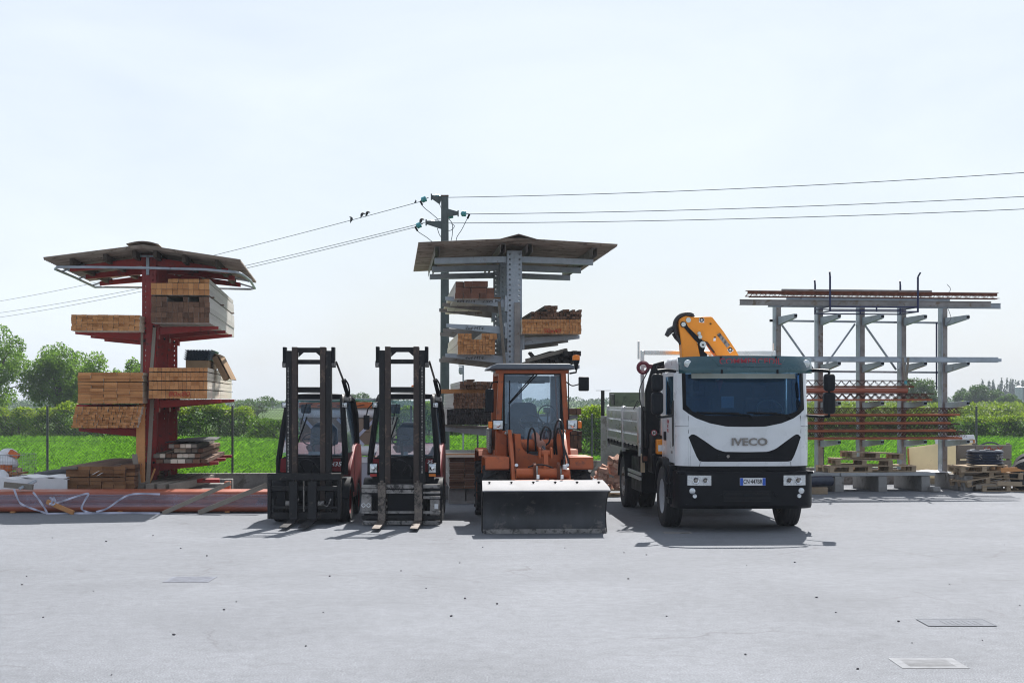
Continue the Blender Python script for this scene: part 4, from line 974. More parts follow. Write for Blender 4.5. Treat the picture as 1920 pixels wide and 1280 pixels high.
# level three
G3 = 'lattice joists on the third arms of the pipe rack'
for k, (y, px1) in enumerate(((-1.1,1756),(-.85,1748),(-.6,1752),(-.35,1745))):
    joist('lattice joist under the orange pipes of the pipe rack, %s' % ('frontmost','second from the front','third from the front','rearmost')[k], 1478, px1, y, 1.985, G3, True, .16, .12, .19)
along('thick orange-brown plastic pipe lying on the third-level lattice joists', 1492, 1701, -1.05, 2.155, .115, .11, pvc, 'plastic_pipe', 'pipe', profile='tube')
along('second orange-brown plastic pipe behind the thick one on the joists', 1492, 1690, -.85, 2.155, .115, .11, pvc, 'plastic_pipe', 'pipe', profile='tube')
for k, (y, px1) in enumerate(((-1.0,1722),(-.7,1712))):
    joist('dark lattice joist above the orange pipes of the pipe rack, %s one' % ('front','rear')[k], 1476, px1, y, 2.275, 'upper lattice joists above the pipes', True, .16, .12, .19, bm=rust)
# level four: four layers of joists
for lay_, (z, px1) in enumerate(((1.135,1812),(1.305,1800),(1.475,1790),(1.655,1808))):
    for k, y in enumerate((-1.12,-.9,-.68,-.46)):
        joist('lattice joist on the lowest pipe-rack arms, %s layer, %s' % (('bottom','second','third','top')[lay_], ('frontmost','second from the front','third from the front','rearmost')[k]), 1470-4*k, px1-random.uniform(0,16)*(k > 0), y, z, 'lattice joists on the lowest arms', True, .165, .12, .16+.01*(lay_ % 2))
# ------------------------------------------------------------------ wheels and lamps shared by the machines
def wheel(parent, c, Rr, w, rim_r, rim_m, side, lugs=0, name='wheel'):
    """side = -1/+1: which way the outer face looks along x"""
    h = MB().lathe([(0,side*w*.30),(rim_r*.35,side*w*.30),(rim_r*.42,side*w*.22),(rim_r*.42,-side*w*.2),(0,-side*w*.2)], 'x', n=20).build(name, rim_m, parent, loc=c)
    for k in range(6):
        a = k*math.pi/3
        if k == 0: mb = MB()
        mb.cyl((side*w*.22, rim_r*.55*math.cos(a), rim_r*.55*math.sin(a)), (side*w*.30, rim_r*.55*math.cos(a), rim_r*.55*math.sin(a)), .014, 6)
    mb.build('wheel_nuts', steel, h)
    e = w*.16
    prof = [(rim_r,-w*.42),(Rr*.86,-w*.5),(Rr-.012,-w/2+e*.4),(Rr,-w/2+e)]
    if lugs == 0:
        for k in range(4):
            x = -w/2+e+(w-2*e)*(k+.5)/4; prof += [(Rr,x-.012),(Rr-.010,x-.008),(Rr-.010,x+.008),(Rr,x+.012)]
    prof += [(Rr,w/2-e),(Rr-.012,w/2-e*.4),(Rr*.86,w*.5),(rim_r,w*.42)]
    t = MB().lathe(prof, 'x', n=48)
    if lugs:
        for k in range(lugs):
            a = 2*math.pi*k/lugs
            for s in (-1, 1):
                a2 = a+(math.pi/lugs if s > 0 else 0)
                p0 = Vector((s*w*.03, (Rr+.006)*math.cos(a2), (Rr+.006)*math.sin(a2))); a3 = a2+.16
                p1 = Vector((s*w*.50, (Rr-.012)*math.cos(a3), (Rr-.012)*math.sin(a3)))
                t.bar(p0, p1, .075, .06, up=(0, math.cos(a2), math.sin(a2)))
    t.build('tyre', rubber, h, smooth=35)
    MB().lathe([(rim_r*.42,side*w*.16),(rim_r*.62,side*w*.12),(rim_r*.82,side*w*.14),(rim_r*.93,side*w*.34),(rim_r+.004,side*w*.43),(rim_r+.004,-side*w*.43),(rim_r*.9,-side*w*.3),(rim_r*.42,-side*w*.1)], 'x', n=32).build('rim', rim_m, h)
    return h
def lamp(parent, c, w, h, name='work_light', d=.07, housing=None, rot=None):
    o = MB().box(-w/2-.012,w/2+.012,0,d,-h/2-.012,h/2+.012).build(name, housing or plastic, parent, .012, loc=c, rot=rot)
    MB().slab(lambda u, v: (-w/2+w*u, -.004-.010*(1-(2*u-1)**2)*(1-(2*v-1)**2), -h/2+h*v), 6, 6, (0,.004,0)).build('lens', lens, o)
    MB().lathe([(0,-.019),(min(w,h)*.26,-.016),(min(w,h)*.34,-.008)], 'y', n=16).build('reflector', chrome, o)
    return o
def beacon(parent, c, r=.045, h=.085, base=.03):
    o = MB().cyl((0,0,0),(0,0,base), r*.95, 16).build('beacon_base', plastic, parent, loc=c)
    MB().lathe([(r,base+.001),(r*1.02,base+h*.6),(r*.9,base+h*.92),(0,base+h)], 'z', n=16).build('beacon_lens', amber, o)
    return o

# ------------------------------------------------------------------ forklifts
def forklift(F, label, variant):
    f = thing('forklift', label, 'forklift', (F.x, F.y, 0), 0, 'forklifts parked side by side')
    for s in (-1, 1):
        wheel(f, (s*.51, 0, .335), .335, .25, .20, fork_red if variant == 1 else worn, s)
        wheel(f, (s*.485, 1.72, .27), .27, .20, .16, fork_red if variant == 1 else worn, s)
    # chassis, cowl, fenders
    MB().box(-.38,.38,-.20,1.9,.16,.62).build('chassis', black, f, .02)
    mb = MB(); mb.prism([(-.24,.30),(-.24,.80),(-.06,1.06),(.10,1.07),(.10,.30)], 'x', -.50, .50); mb.build('front_cowl', black, f, .02)
    for s in (-1, 1):
        mb = MB(); pr = []
        for k in range(9):
            a = R(20+150*k/8); pr.append((.42*math.cos(a), .335+.41*math.sin(a)))
        for k in range(8, -1, -1):
            a = R(20+150*k/8); pr.append((.385*math.cos(a), .335+.375*math.sin(a)))
        mb.prism(pr, 'x', s*.36, s*.645); mb.build('mudguard', black, f, .006)
    # body and counterweight
    side = [(.40,.34),(.36,.70),(.46,.86),(.80,1.02),(1.15,1.20),(1.55,1.26),(2.02,1.20),(2.16,1.02),(2.14,.48),(2.02,.34),(1.98,.34),(1.92,.56),(1.72,.63),(1.52,.56),(1.42,.34)]
    mb = MB(); mb.prism(side, 'x', -.58, .58); mb.build('counterweight', fork_red, f, .05, seg=3)
    for s in (-1, 1):
        MB().box(s*.581-.003*(s<0), s*.581+.003*(s>0), .98, .99, .36, 1.08).build('panel_seam', black, f, smooth=0)
        # red front panels beside the cowl
        mb = MB(); mb.prism([(s*.33,.84),(s*.50,.84),(s*.485,1.05),(s*.37,1.05)], 'y', -.262 if variant == 1 else -.262, -.245); mb.build('front_panel', fork_red, f, .004)
    # cab
    zt = 2.06
    for s in (-1, 1):
        MB().tube([(s*.545,-.10,.78),(s*.545,-.08,1.05),(s*.50,.10,1.55),(s*.455,.30,zt-.06),(s*.44,.42,zt)], [.05,.05,.048,.046,.046], 8).build('front_pillar', black, f)
        MB().tube([(s*.44,.42,zt),(s*.47,1.0,zt+.01),(s*.50,1.36,zt-.06),(s*.535,1.52,zt-.30),(s*.55,1.60,1.24)], [.046,.05,.055,.055,.055], 8).build('rear_pillar', black, f)
        o = MB().slab(lambda u, v: (s*(.545-.085*v), .0+.40*v+(1.45-.30*v)*u*1.0, 1.12+.86*v), 2, 2, (s*.006,0,0)).build('side_window', reflglass, f, smooth=0)
        lamp(f, (s*(.50), .20, 1.92), .075, .075)
        MB().tube([(s*.50,.27,1.92),(s*.475,.32,1.94)], .012, 6).build('lamp_bracket', black, f)
    MB().slab(lambda u, v: (-.43+.86*u, .40+1.0*v, zt+.035+.035*math.sin(math.pi*u)*math.sin(math.pi*min(1,v*1.2+.05))), 8, 8, (0,0,-.03)).build('roof', black, f)
    for k in range(5): MB().box(-.40,.40,.52+.17*k,.57+.17*k,zt-.03,zt).build('roof_bar', black, f, smooth=0)
    MB().bar((-.44,.40,zt-.01),(.44,.40,zt-.01),.06,.07).build('roof_front_rail', black, f)
    MB().slab(lambda u, v: (-.49+.06*v+(.98-.12*v)*u, -.06+.42*v, 1.09+.90*v), 2, 2, (0,.006,.003)).build('windscreen', reflglass, f, smooth=0)
    MB().slab(lambda u, v: (-.50+.05*v+(1.0-.10*v)*u, 1.60-.16*v, 1.27+.66*v), 2, 2, (0,.006,0)).build('rear_window', winglass, f, smooth=0)
    MB().tube([(-.20,.02,1.60),(-.14,.24,1.94)],.008,5).bar((-.26,-.02,1.26),(-.12,.16,1.72),.014,.02).build('wiper', black, f)
    # seat, steering, console
    st = MB().box(-.24,.24,.95,1.40,.95,1.10).build('seat', seat_m, f, .05, seg=3)
    mb = MB(); mb.prism([(-.25,1.08),(-.23,1.50),(-.12,1.62),(.12,1.62),(.23,1.50),(.25,1.08)], 'y', 1.36, 1.48); mb.build('backrest', seat_m, st, .04, seg=3)
    sw = MB().lathe([(.150,-.012),(.165,0),(.150,.012),(.138,0),(.150,-.012)], 'z', n=28).build('steering_wheel', plastic, f, loc=(-.10,.62,1.34), rot=(R(38),0,0))
    MB().box(-.15,.15,-.012,.012,-.01,.01).cyl((0,0,0),(0,.05,-.45),.025,8).build('steering_column', plastic, sw)
    MB().box(-.46,.46,.12,.34,.80,1.10).build('dashboard', plastic, f, .03)
    for k in range(4): MB().tube([(.16+.05*k,.40,1.08),(.16+.05*k,.44,1.30)],.007,5).ball((.16+.05*k,.44,1.31),.017,4).build('lever', plastic, f)
    MB().obox((.02,.05,1.125),(.20 if variant == 1 else .07,.004,.06),(R(-25),0,0)).build('paper_sheet', paper, f, smooth=0)
    MB().box(-.26,-.10,.42,.50,1.78,1.93).build('rear_view_mirror', plastic, f, .02)
    # mast
    for s in (-1, 1):
        MB().box(s*.275,s*.365,-.50,-.485,.10,2.80).box(s*.275,s*.365,-.365,-.35,.10,2.80).box(s*.345,s*.365,-.4848,-.3652,.10,2.80).build('outer_rail', black_dirty, f, .004)
        MB().box(s*.185,s*.272,-.51,-.495,.14,2.86).box(s*.185,s*.272,-.39,-.375,.14,2.86).box(s*.225,s*.245,-.4948,-.3902,.14,2.86).build('inner_rail', rail_brown, f, .004)
        MB().tube([(s*.31,-.30,.25),(s*.31,-.30,2.45)], .036, 10).tube([(s*.31,-.30,2.4505),(s*.31,-.30,2.62)], .02, 8).build('lift_cylinder', black, f)
        MB().box(s*.366,s*.42,-.50,-.36,2.60,2.86).build('mast_head_plate', black, f, .008)
        MB().cyl((s*.372,-.43,2.58),(s*.43,-.43,2.58), .055, 14).build('roller', worn, f)
    for z0, z1, y in ((2.775,2.855,-.372),(2.585,2.66,-.345),(2.125,2.215,-.345),(.62,.72,-.345)):
        MB().box(-.272,.272,y,y+.05,z0,z1).build('cross_member', black_dirty, f, .006)
    for s in (-1, 1):
        mb = MB(); mb.prism([(s*.184,2.775),(s*.10,2.775),(s*.184,2.70)], 'y', -.37, -.335); mb.build('gusset', black_dirty, f, smooth=0)
    s = -1 if variant == 1 else 1
    mb = MB()
    for k in range(38): mb.obox((s*.325,-.52,.85+.045*k),(.014 if k % 2 else .024,.012,.034),(0,0,0))
    mb.build('lift_chain', worn, f, smooth=0)
    # hose strut at the right of the mast
    MB().tube([(.435,-.40,2.62),(.50,.02,2.33)], .018, 8).build('strut_rod', steel, f)
    MB().tube([(.50,.02,2.33),(.56,.26,2.03)], .034, 10).tube(hose([(.52,.06,2.35),(.57,.12,2.26),(.58,.22,2.12),(.55,.30,2.04)],5),.014,6).build('tilt_cylinder', black, f)
    MB().box(.50,.60,.20,.34,1.98,2.06).build('strut_bracket', worn, f, .01)
    MB().tube(hose([(-.10,-.30,.86),(-.16,-.34,.98),(-.06,-.36,1.04),(.06,-.34,.98),(.02,-.30,.86)],6),.012,6).tube(hose([(.0,-.30,.80),(.08,-.34,.95),(.14,-.34,.90),(.14,-.30,.76)],6),.012,6).build('mast_hose', blackhose, f)
    # carriage and forks
    ya = -.66
    if variant == 1:
        ca = MB().box(-.64,.54,ya,ya+.09,.715,.825).build('carriage', black_dirty, f, .008)
        for a, b_ in ((-.64,-.585),(.485,.54)): MB().box(a,b_,ya+.005,ya+.12,.10,.714).build('carriage_side', black_dirty, ca, .006)
        for z0, z1 in ((.09,.20),(.545,.62),(.25,.30)): MB().box(-.584,.484,ya+.03,ya+.10,z0,z1).build('carriage_bar', black_dirty, ca, .006)
        for a, b_ in ((-.50,-.36),(.28,.42)): MB().box(a,b_,ya+.06,ya+.14,.305,.540).build('side_shift_block', black, ca, .01)
        MB().cyl((-.06,ya+.04,.21),(-.06,ya+.04,.70), .014, 8).build('shift_rod', steel, ca)
        for x in (-.30,.22):
            mb = MB(); mb.cyl((x-.05,ya+.05,.34),(x+.05,ya+.05,.34),.045,12).tube(hose([(x,ya+.02,.36),(x+.10,ya,.30),(x+.16,ya+.03,.42)],5),.012,6)
            mb.build('shift_cylinder', worn, ca)
        fx = ((-.215,.13),(.085,.14)); ztop = .70; fm_ = black_dirty
    else:
        ca = MB().box(-.22,.22,ya+.03,ya+.10,.10,.66).build('carriage', black, f, .008)
        for x0, x1, zs in ((-.63,-.37,((.60,.655),(.525,.59))),(-.24,.22,((.595,.66),(.515,.575))),(.35,.62,((.60,.66),(.51,.545),(.43,.475)))):
            for z0, z1 in zs: MB().box(x0,x1,ya,ya+.055,z0,z1).build('upper_bar', worn, ca, .006)
        for x0, x1, z0, z1 in ((-.63,-.47,.24,.505),(.46,.61,.17,.42)): MB().box(x0,x1,ya+.01,ya+.05,z0,z1).build('side_plate', worn, ca, .008)
        for x in (-.60,-.52): MB().lathe([(.022,0),(.034,-.004),(.034,.006),(.022,.006)], 'y', (x,ya+.008,.33), 14).build('ring', paper, ca)
        MB().box(.53,.59,ya-.004,ya+.009,.27,.35).build('valve', paper, ca, .006)
        for z0, z1 in ((.195,.235),(.105,.165),(.02,.085)):
            for x0, x1 in ((-.63,-.37),(-.24,.22),(.35,.62)): MB().box(x0,x1,ya+.0,ya+.06,z0-(.0 if x0 < .3 else .005),z1).build('lower_bar', black_dirty if z0 > .1 and z0 < .12 else worn, ca, .006)
        for z in (.40,.30): MB().cyl((-.36,ya+.09,z),(.34,ya+.09,z),.025,10).build('shift_rod', steel, ca)
        fx = ((-.305,.125),(.275,.125)); ztop = .69; fm_ = mat('worn_fork_steel', (.17,.14,.12), .55, .4, .4, 7, dirt=(.04,.035,.03), dirt_amt=.5, dirt_scale=12)
        for s in (-1, 1):
            lamp(f, (s*.475, -.30, .90), .115, .14, 'headlight')
            MB().box(s*.475-.055,s*.475+.055,-.295,-.25,.765,.81).build('indicator', amber if s > 0 else red_lens, f, .005)
        beacon(f, (.02+.10,.70,2.14), .055, .09, .03)
        MB().tube([(-.52,.12,1.95),(-.60,.05,1.86),(-.62,.02,1.76)],.010,6).build('mirror_arm', black, f)
        MB().box(-.67,-.57,.0,.04,1.52,1.76).build('side_mirror', plastic, f, .02)
    for cx, w in fx:
        mb = MB(); tip = ya-1.08
        mb.prism([(ya-.05,ztop),(ya-.001,ztop),(ya-.001,.045),(tip,.045),(tip,.062),(ya-.30,.085),(ya-.09,.10),(ya-.05,.15)], 'x', cx-w/2, cx+w/2)
        o = mb.build('fork', fm_, f, .006)
        MB().cyl((cx,ya-.03,ztop),(cx,ya-.03,ztop+.035),.03,10).build('fork_latch', fm_, o)
    tx = text('H35' if variant == 1 else '35', f, (.40,-.2655,.955) if variant == 1 else (.43,-.2655,1.0), FRONT, .095 if variant == 1 else .075, paper, 'lettering', .012, .002, 1.25, .2)
    # little stickers and a number plate like the photo's
    if variant == 1: MB().box(-.49,-.35,-.266,-.2625,.83,.84).build('red_stripe', red_lens, f, smooth=0)
    return f
forklift(Frame(-3.29, 23.5), 'dark red forklift with black carriage frame and no headlights, left of the pair', 1)
forklift(Frame(-1.765, 23.3), 'dark red forklift with grey side-shift carriage, headlights and amber beacon, right of the pair', 2)
# ------------------------------------------------------------------ orange wheel loader
FL = Frame(.484, 21.5, .079)
L = thing('wheel_loader', 'small orange wheel loader with a black blade, parked between the forklifts and the truck', 'wheel loader', (FL.x, FL.y, 0), FL.rz)
# blade: curved dark face, bright deflector along the top
prof = [(-.40,.665),(-.30,.62),(-.18,.53),(-.08,.42),(-.03,.30),(-.04,.17),(-.10,.06),(-.15,.012)]
bl = MB().slab(lambda u, v: (-.925+1.85*v, prof[int(round(u*7))][0], prof[int(round(u*7))][1]), 7, 12, (0,.03,.006)).build('blade', blade_m, L, smooth=60)
MB().box(-.93,.93,-.165,-.135,.0,.07).build('cutting_edge', worn, bl, .004)
for s in (-1, 1):
    mb = MB(); mb.prism([(p[0]+.005,p[1]) for p in prof]+[(.10,.03),(.12,.40),(.05,.62),(-.15,.70)], 'x', s*.926, s*.945); mb.build('end_plate', black_dirty, bl, .003)
MB().slab(lambda u, v: (-.955+1.91*v+(.03 if v < .5 else -.03)*(u), -.40+.62*u, .692+.088*u-.03*(1-u)**6), 8, 10, (0,0,-.014)).build('deflector', lightplate, bl, smooth=60)
for k in range(6):
    x = -.83+.332*k; MB().cyl((x,-.03,.735),(x,-.03,.775),.012,6).box(x-.022,x+.022,-.036,-.024,.757,.769).build('deflector_bolt', black, bl, smooth=0)
for k in range(9): MB().box(-.9+.2*k+.03,-.9+.2*k+.05,-.12,.06,.05,.10).build('blade_rib', black_dirty, bl, smooth=0) if False else None
# wheels
for s in (-1, 1):
    wheel(L, (s*.67+.03, 1.5, .465), .465, .36, .26, orange_l, s, 14)
    wheel(L, (s*.69+.03, 3.55, .46), .46, .36, .26, orange_l, s, 14)
    x0, x1 = (s*.48+.03, s*.86+.03)
    mb = MB(); mb.prism([(.97,.92),(1.02,1.10),(1.95,1.10),(2.1,.80),(2.06,.80),(1.92,1.07),(1.04,1.07),(1.00,.92)], 'x', min(x0,x1), max(x0,x1)); mb.build('fender', orange_l, L, .006)
    MB().box(min(x0,x1)+.005,max(x0,x1)-.005,1.01,1.03,.90,1.065).build('fender_apron', orange_l, L, .004)
    mb = MB(); mb.prism([(2.9,1.05),(3.0,1.15),(4.1,1.15),(4.25,.9),(4.2,.9),(4.07,1.11),(3.03,1.11),(2.95,1.03)], 'x', min(x0,x1), max(x0,x1)); mb.build('rear_fender', orange_l, L, .006)
MB().cyl((-.62,1.5,.46),(.70,1.5,.46),.09,14).cyl((-.62,3.55,.46),(.70,3.55,.46),.09,14).build('axle', black_dirty, L)
MB().box(-.36,.44,.9,4.3,.42,.82).build('frame', black_dirty, L, .02)
mb = MB(); mb.prism([(3.0,.75),(3.0,1.45),(3.3,1.52),(4.35,1.42),(4.6,1.30),(4.62,.62),(4.4,.55)], 'x', -.52, .60); mb.build('engine_cover', orange_l, L, .05, seg=3)
# front frame with the U cut-out
cx = .04
def ucut(xw0, xw1, zb, zt, cr, czb):
    pts = [(xw0,zb),(xw1,zb),(xw1,zt)]
    pts += [(cx+cr,zt)]
    for k in range(13):
        a = -math.pi*k/12; pts.append((cx+cr*.98*math.cos(a), czb+cr*.72*math.sin(a)+.0))
    pts += [(cx-cr,zt),(xw0,zt)]
    return pts
mb = MB(); mb.prism(ucut(cx-.37,cx+.35,.58,1.46,.285,1.32), 'y', 1.28, 1.31); mb.build('front_frame', orange_l, L, .005)
for s in (-1, 1): MB().box(cx+s*.36-.012,cx+s*.36+.012,1.3105,2.0,.58,1.46).build('frame_side', orange_l, L, .004)
MB().cyl((cx-.34,1.55,1.27),(cx+.34,1.55,1.27), .10, 18).build('cross_tube', orange_l, L)
MB().box(cx-.34,cx+.34,1.5,1.95,.95,1.0).build('frame_floor', black_dirty, L, .004)
# lift arms, lower cross tube
for s in (-1, 1):
    x = cx+s*.435
    mb = MB(); mb.prism([(1.62,1.52),(1.78,1.50),(1.50,1.20),(1.05,.80),(.70,.40),(.40,.24),(.34,.34),(.55,.50),(.90,.92),(1.32,1.34)], 'x', x-.028, x+.028); mb.build('lift_arm', orange_l, L, .006)
    MB().cyl((x-.05,.42,.32),(x+.05,.42,.32), .055, 14).cyl((x-.05,1.68,1.47),(x+.05,1.68,1.47), .05, 14).build('arm_pin', steel, L)
    MB().tube([(cx+s*.40,1.45,.62),(cx+s*.40,.95,.88)], .05, 12).build('lift_cylinder', orange_l, L)
    MB().tube([(cx+s*.40,.95,.88),(cx+s*.40,.70,.99)], .028, 10).build('lift_rod', chrome, L)
MB().cyl((cx-.41,.62,.86),(cx+.41,.62,.86), .085, 18).build('lower_cross_tube', orange_l, L)
MB().box(cx-.46,cx+.46,.30,.36,.12,.78).build('quick_hitch', orange_l, L, .01)
# tilt linkage and cylinder
mb = MB(); mb.prism([(.70,1.18),(.80,1.16),(.82,.80),(.50,.55),(.40,.60),(.62,.84)], 'x', cx-.035+.06, cx+.035+.06); mb.build('tilt_link', orange_l, L, .006)
MB().tube([(cx-.02,1.6,1.42),(cx+.035,1.05,1.28)], .065, 14).build('tilt_cylinder', mat('faded_pink_paint', (.42,.20,.15), .6, 0, .2), L)
MB().tube([(cx+.035,1.05,1.28),(cx+.06,.80,1.20)], .03, 10).build('tilt_rod', chrome, L)
MB().cyl((cx-.01,.77,1.17),(cx+.13,.77,1.17), .05, 12).box(cx-.045,cx-.015,.70,.86,1.09,1.26).box(cx+.135,cx+.165,.70,.86,1.09,1.26).build('tilt_fork', orange_l, L, .005)
for x in (-.13, .24):
    mb = MB(); mb.prism([(.52,.78),(.50,1.0),(.58,1.04),(.66,.95),(.66,.78)], 'x', cx+x-.02, cx+x+.02); mb.build('lug', rust, L, .004)
    MB().tube([(cx+x+.03,.50,.98),(cx+x+.03,.42,.80),(cx+x+.02,.36,.60)], .014, 6).build('pin_rod', steel, L)
    MB().cyl((cx+x+.02,.22,.80),(cx+x+.02,.22,.86),.022,8).build('pin_head', paper, L)
MB().cyl((cx+.34,.54,.93),(cx+.34,.54,1.0),.035,12).build('coupling', paper, L)
def lh(pts, r=.016): MB().tube(hose([(cx+p[0],p[1],p[2]) for p in pts],7), r, 7).build('hydraulic_hose', blackhose, L)
lh([(-.17,1.30,1.14),(-.18,1.1,1.40),(-.14,1.0,1.56),(-.08,1.05,1.48),(-.05,1.2,1.20)])
lh([(.05,1.3,1.16),(.02,1.1,1.42),(.08,1.0,1.58),(.17,1.04,1.50),(.16,1.15,1.34),(.10,1.2,1.28)])
lh([(.26,1.3,1.12),(.24,1.1,1.50),(.29,1.0,1.68),(.36,.95,1.60),(.36,.90,1.30),(.43,.82,1.02),(.35,.70,.90),(.20,.62,.93)])
lh([(.30,1.3,1.12),(.26,1.1,1.40),(.30,1.0,1.56),(.37,.98,1.28),(.36,.80,1.0),(.30,.66,.92)])
lh([(-.22,.66,.96),(-.10,.56,1.0),(.05,.60,.99),(.18,.62,.94)], .012)
MB().cyl((cx-.22,1.36,1.08),(cx-.22,1.30,1.10),.045,12).build('filler_cap', worn, L)
# cab (x offset follows the photo)
y0, y1 = 1.95, 3.15; xl, xr = -.58, .60
P_ = dict(lo=1.46, hi=2.44)
for s, xb in ((-1, xl), (1, xr)):
    MB().bar((xb-s*.0,y0,1.02),(xb-s*.075,y0+.10,2.45),.085,.10, up=(0,1,0)).build('front_pillar', orange_l, L, .01)
    MB().bar((xb,y1,1.10),(xb-s*.06,y1-.05,2.45),.09,.10, up=(0,1,0)).build('rear_pillar', orange_l, L, .01)
    MB().slab(lambda u, v: (xb-s*.03-s*.06*v, y0+.13+(y1-y0-.22)*u, 1.22+1.18*v), 2, 2, (s*.006,0,0)).build('side_window', winglass, L, smooth=0)
    MB().bar((xb-s*.07,y0+.1,2.44),(xb-s*.06,y1-.05,2.44),.07,.08).build('roof_side_rail', orange_l, L, .01)
mb = MB(); mb.prism([(xl-.0,1.02),(xl+.16,1.02),(xl+.16,1.50),(xl+.02,1.50)], 'y', y0-.05, y0+.0); mb.build('lower_front_panel', orange_l, L, .01)
mb = MB(); mb.prism([(xr,1.02),(xr-.16,1.02),(xr-.16,1.50),(xr-.02,1.50)], 'y', y0-.05, y0+.0); mb.build('lower_front_panel', orange_l, L, .01)
for s, xb in ((-1, xl), (1, xr)):
    MB().box(xb-.02 if s < 0 else xb-.03, xb+.03 if s < 0 else xb+.02, y0+.02, y1, .84, 1.16).build('side_panel', orange_l, L, .012)
mb = MB()
for k in range(9): mb.obox((xl-.07,3.02+.0*k,1.18+.035*k),(.03,.7,.014),(0,R(25),0))
mb.build('side_grille', silver, L, smooth=0)
MB().box(xl-.085,xl-.04,2.65,3.4,1.10,1.52).build('side_vent_box', worn, L, .02)
MB().box(xl+.16+.06,xl+.16+.10,y0-.062,y0-.051,1.12,1.28).build('sticker', worn, L, smooth=0)
def scr(u, v):  # windscreen plane
    return (xl+.115-.045*0+(xr-xl-.23)*u, y0-.03+.12*v, 1.24+1.18*v)
MB().slab(scr, 6, 4, (0,.006,0)).build('windscreen', reflglass, L, smooth=0)
for u in (0, 1):
    a, b_ = Vector(scr(u,0)), Vector(scr(u,1)); MB().bar(a-Vector((0,.004,0)), b_-Vector((0,.004,0)), .035, .02, up=(0,1,0)).build('window_seal', black, L, smooth=0)
MB().bar(Vector(scr(0,1))+Vector((-.03,-.01,.03)), Vector(scr(1,1))+Vector((.03,-.01,.03)), .03, .06).build('windscreen_header', black, L)
mb = MB(); mb.prism([(xl-.02,2.44),(xr+.02,2.44),(xr+.02,2.50),(xl-.02,2.50)], 'y', y0+.05, y0+.11); mb.build('header_panel', orange_l, L, .008)
# roof
mb = MB(); zz = [(xl-.14,2.505),(xl-.10,2.56),(xl+.0,2.60),(xr-.0,2.60),(xr+.06,2.575),(xr+.10,2.505)]
mb.prism(zz, 'y', y0-.16, y1+.12); mb.build('roof', mat('grey_blue_roof', (.10,.115,.14), .5, 0, .12, 4), L, .025, seg=3)
# rear window frame, seat, wheel
MB().slab(lambda u, v: (xl+.12+(xr-xl-.24)*u, y1-.02, 1.62+.76*v), 2, 2, (0,.006,0)).build('rear_window', winglass, L, smooth=0)
MB().box(xl+.05,xr-.05,y1-.03,y1+.03,1.05,1.60).build('rear_panel', black, L, .01)
for x in (xl+.12, xr-.12): MB().box(x-.05,x+.05,y1-.035,y1+.02,1.605,2.42).build('rear_window_post', greyp, L, .01)
MB().box(xl+.18,xr-.18,y1-.035,y1+.02,2.30,2.42).build('rear_header', greyp, L, .01)
MB().box(xl+.05,xr-.05,y0+.06,y1-.05,.95,1.05).build('floor', black, L)
st = MB().box(-.32,.16,2.5,2.95,1.26,1.42).build('seat', seat_m, L, .05, seg=3)
mb = MB(); mb.prism([(-.34,1.40),(-.33,1.75),(-.26,1.92),(-.20,1.96),(.10,1.96),(.16,1.90),(.19,1.75),(.20,1.40)], 'y', 2.88, 3.02); mb.build('backrest', mat('grey_blue_seat', (.10,.13,.18), .85, 0, .15, 20), st, .05, seg=3)
sw = MB().lathe([(.185,-.014),(.20,0),(.185,.014),(.172,0),(.185,-.014)], 'z', n=30).build('steering_wheel', plastic, L, loc=(.02,2.36,1.62), rot=(R(42),0,0))
MB().box(-.18,.18,-.015,.015,-.012,.012).cyl((0,0,0),(0,.03,-.5),.03,10).build('steering_column', plastic, sw)
MB().box(-.10,.14,2.12,2.32,1.05,1.55).build('console', greyp, L, .03)
MB().tube([(.28,2.6,1.2),(.32,2.45,1.80)],.012,6).lathe([(.15,-.012),(.162,0),(.15,.012),(.14,0),(.15,-.012)], 'y', (.33,2.75,1.76), 24).build('control_lever', plastic, L)
MB().box(-.20,.25,y0+.3,y0+.36,2.28,2.33).build('rear_view_mirror', plastic, L, .015)
# wipers
w0 = Vector(scr(.55,.985))
for dx in (-.02, .03): MB().tube([w0+Vector((dx,-.03,.02)), Vector(scr(.09,.60))+Vector((dx*.4,-.05,0))], .011, 6).build('wiper_arm', black, L)
MB().tube([Vector(scr(.095,.18))+Vector((0,-.03,0)), Vector(scr(.095,.62))+Vector((0,-.045,0)), Vector(scr(.105,.92))+Vector((0,-.03,0))], .009, 6).build('wiper_blade', black, L)
# lamps, mirrors, beacon
for s, x in ((-1, xl-.0), (1, xr+.04)):
    o = lamp(L, (x+s*-.0, y0-.26, 1.60), .15, .135, 'headlight', .12)
    MB().box(s*.088 if s > 0 else -.155, .155 if s > 0 else -.088, .01,.10,-.055,.055).build('indicator', amber if s > 0 else amber, o, .01)
    MB().bar((x,y0-.16,1.53),(x-s*.10,y0,1.46),.03,.05).build('lamp_bracket', orange_l, L)
MB().box(xl+.09,xl+.20,y0-.10,y0-.06,1.40,1.45).build('round_mirror', chrome, L, .01) if False else MB().obox((xl+.17,y0-.12,1.45),(.11,.05,.05),(0,R(22),0)).build('small_lamp', silver, L, .015)
MB().tube(hose([(xl+.02,y0+.1,2.30),(xl-.07,y0-.05,2.29),(xl-.12,y0-.10,2.18)],5),.011,6).build('mirror_arm', black, L)
MB().box(xl-.20,xl-.06,y0-.14,y0-.10,1.80,2.18).build('side_mirror', plastic, L, .02)
MB().tube(hose([(xr-.02,y0+.1,2.30),(xr+.06,y0-.05,2.24),(xr+.16,y0-.10,2.26)],5),.011,6).tube([(xr+.0,y0-.0,2.45),(xr+.01,y0-.02,1.60)],.010,6).build('mirror_arm', black, L)
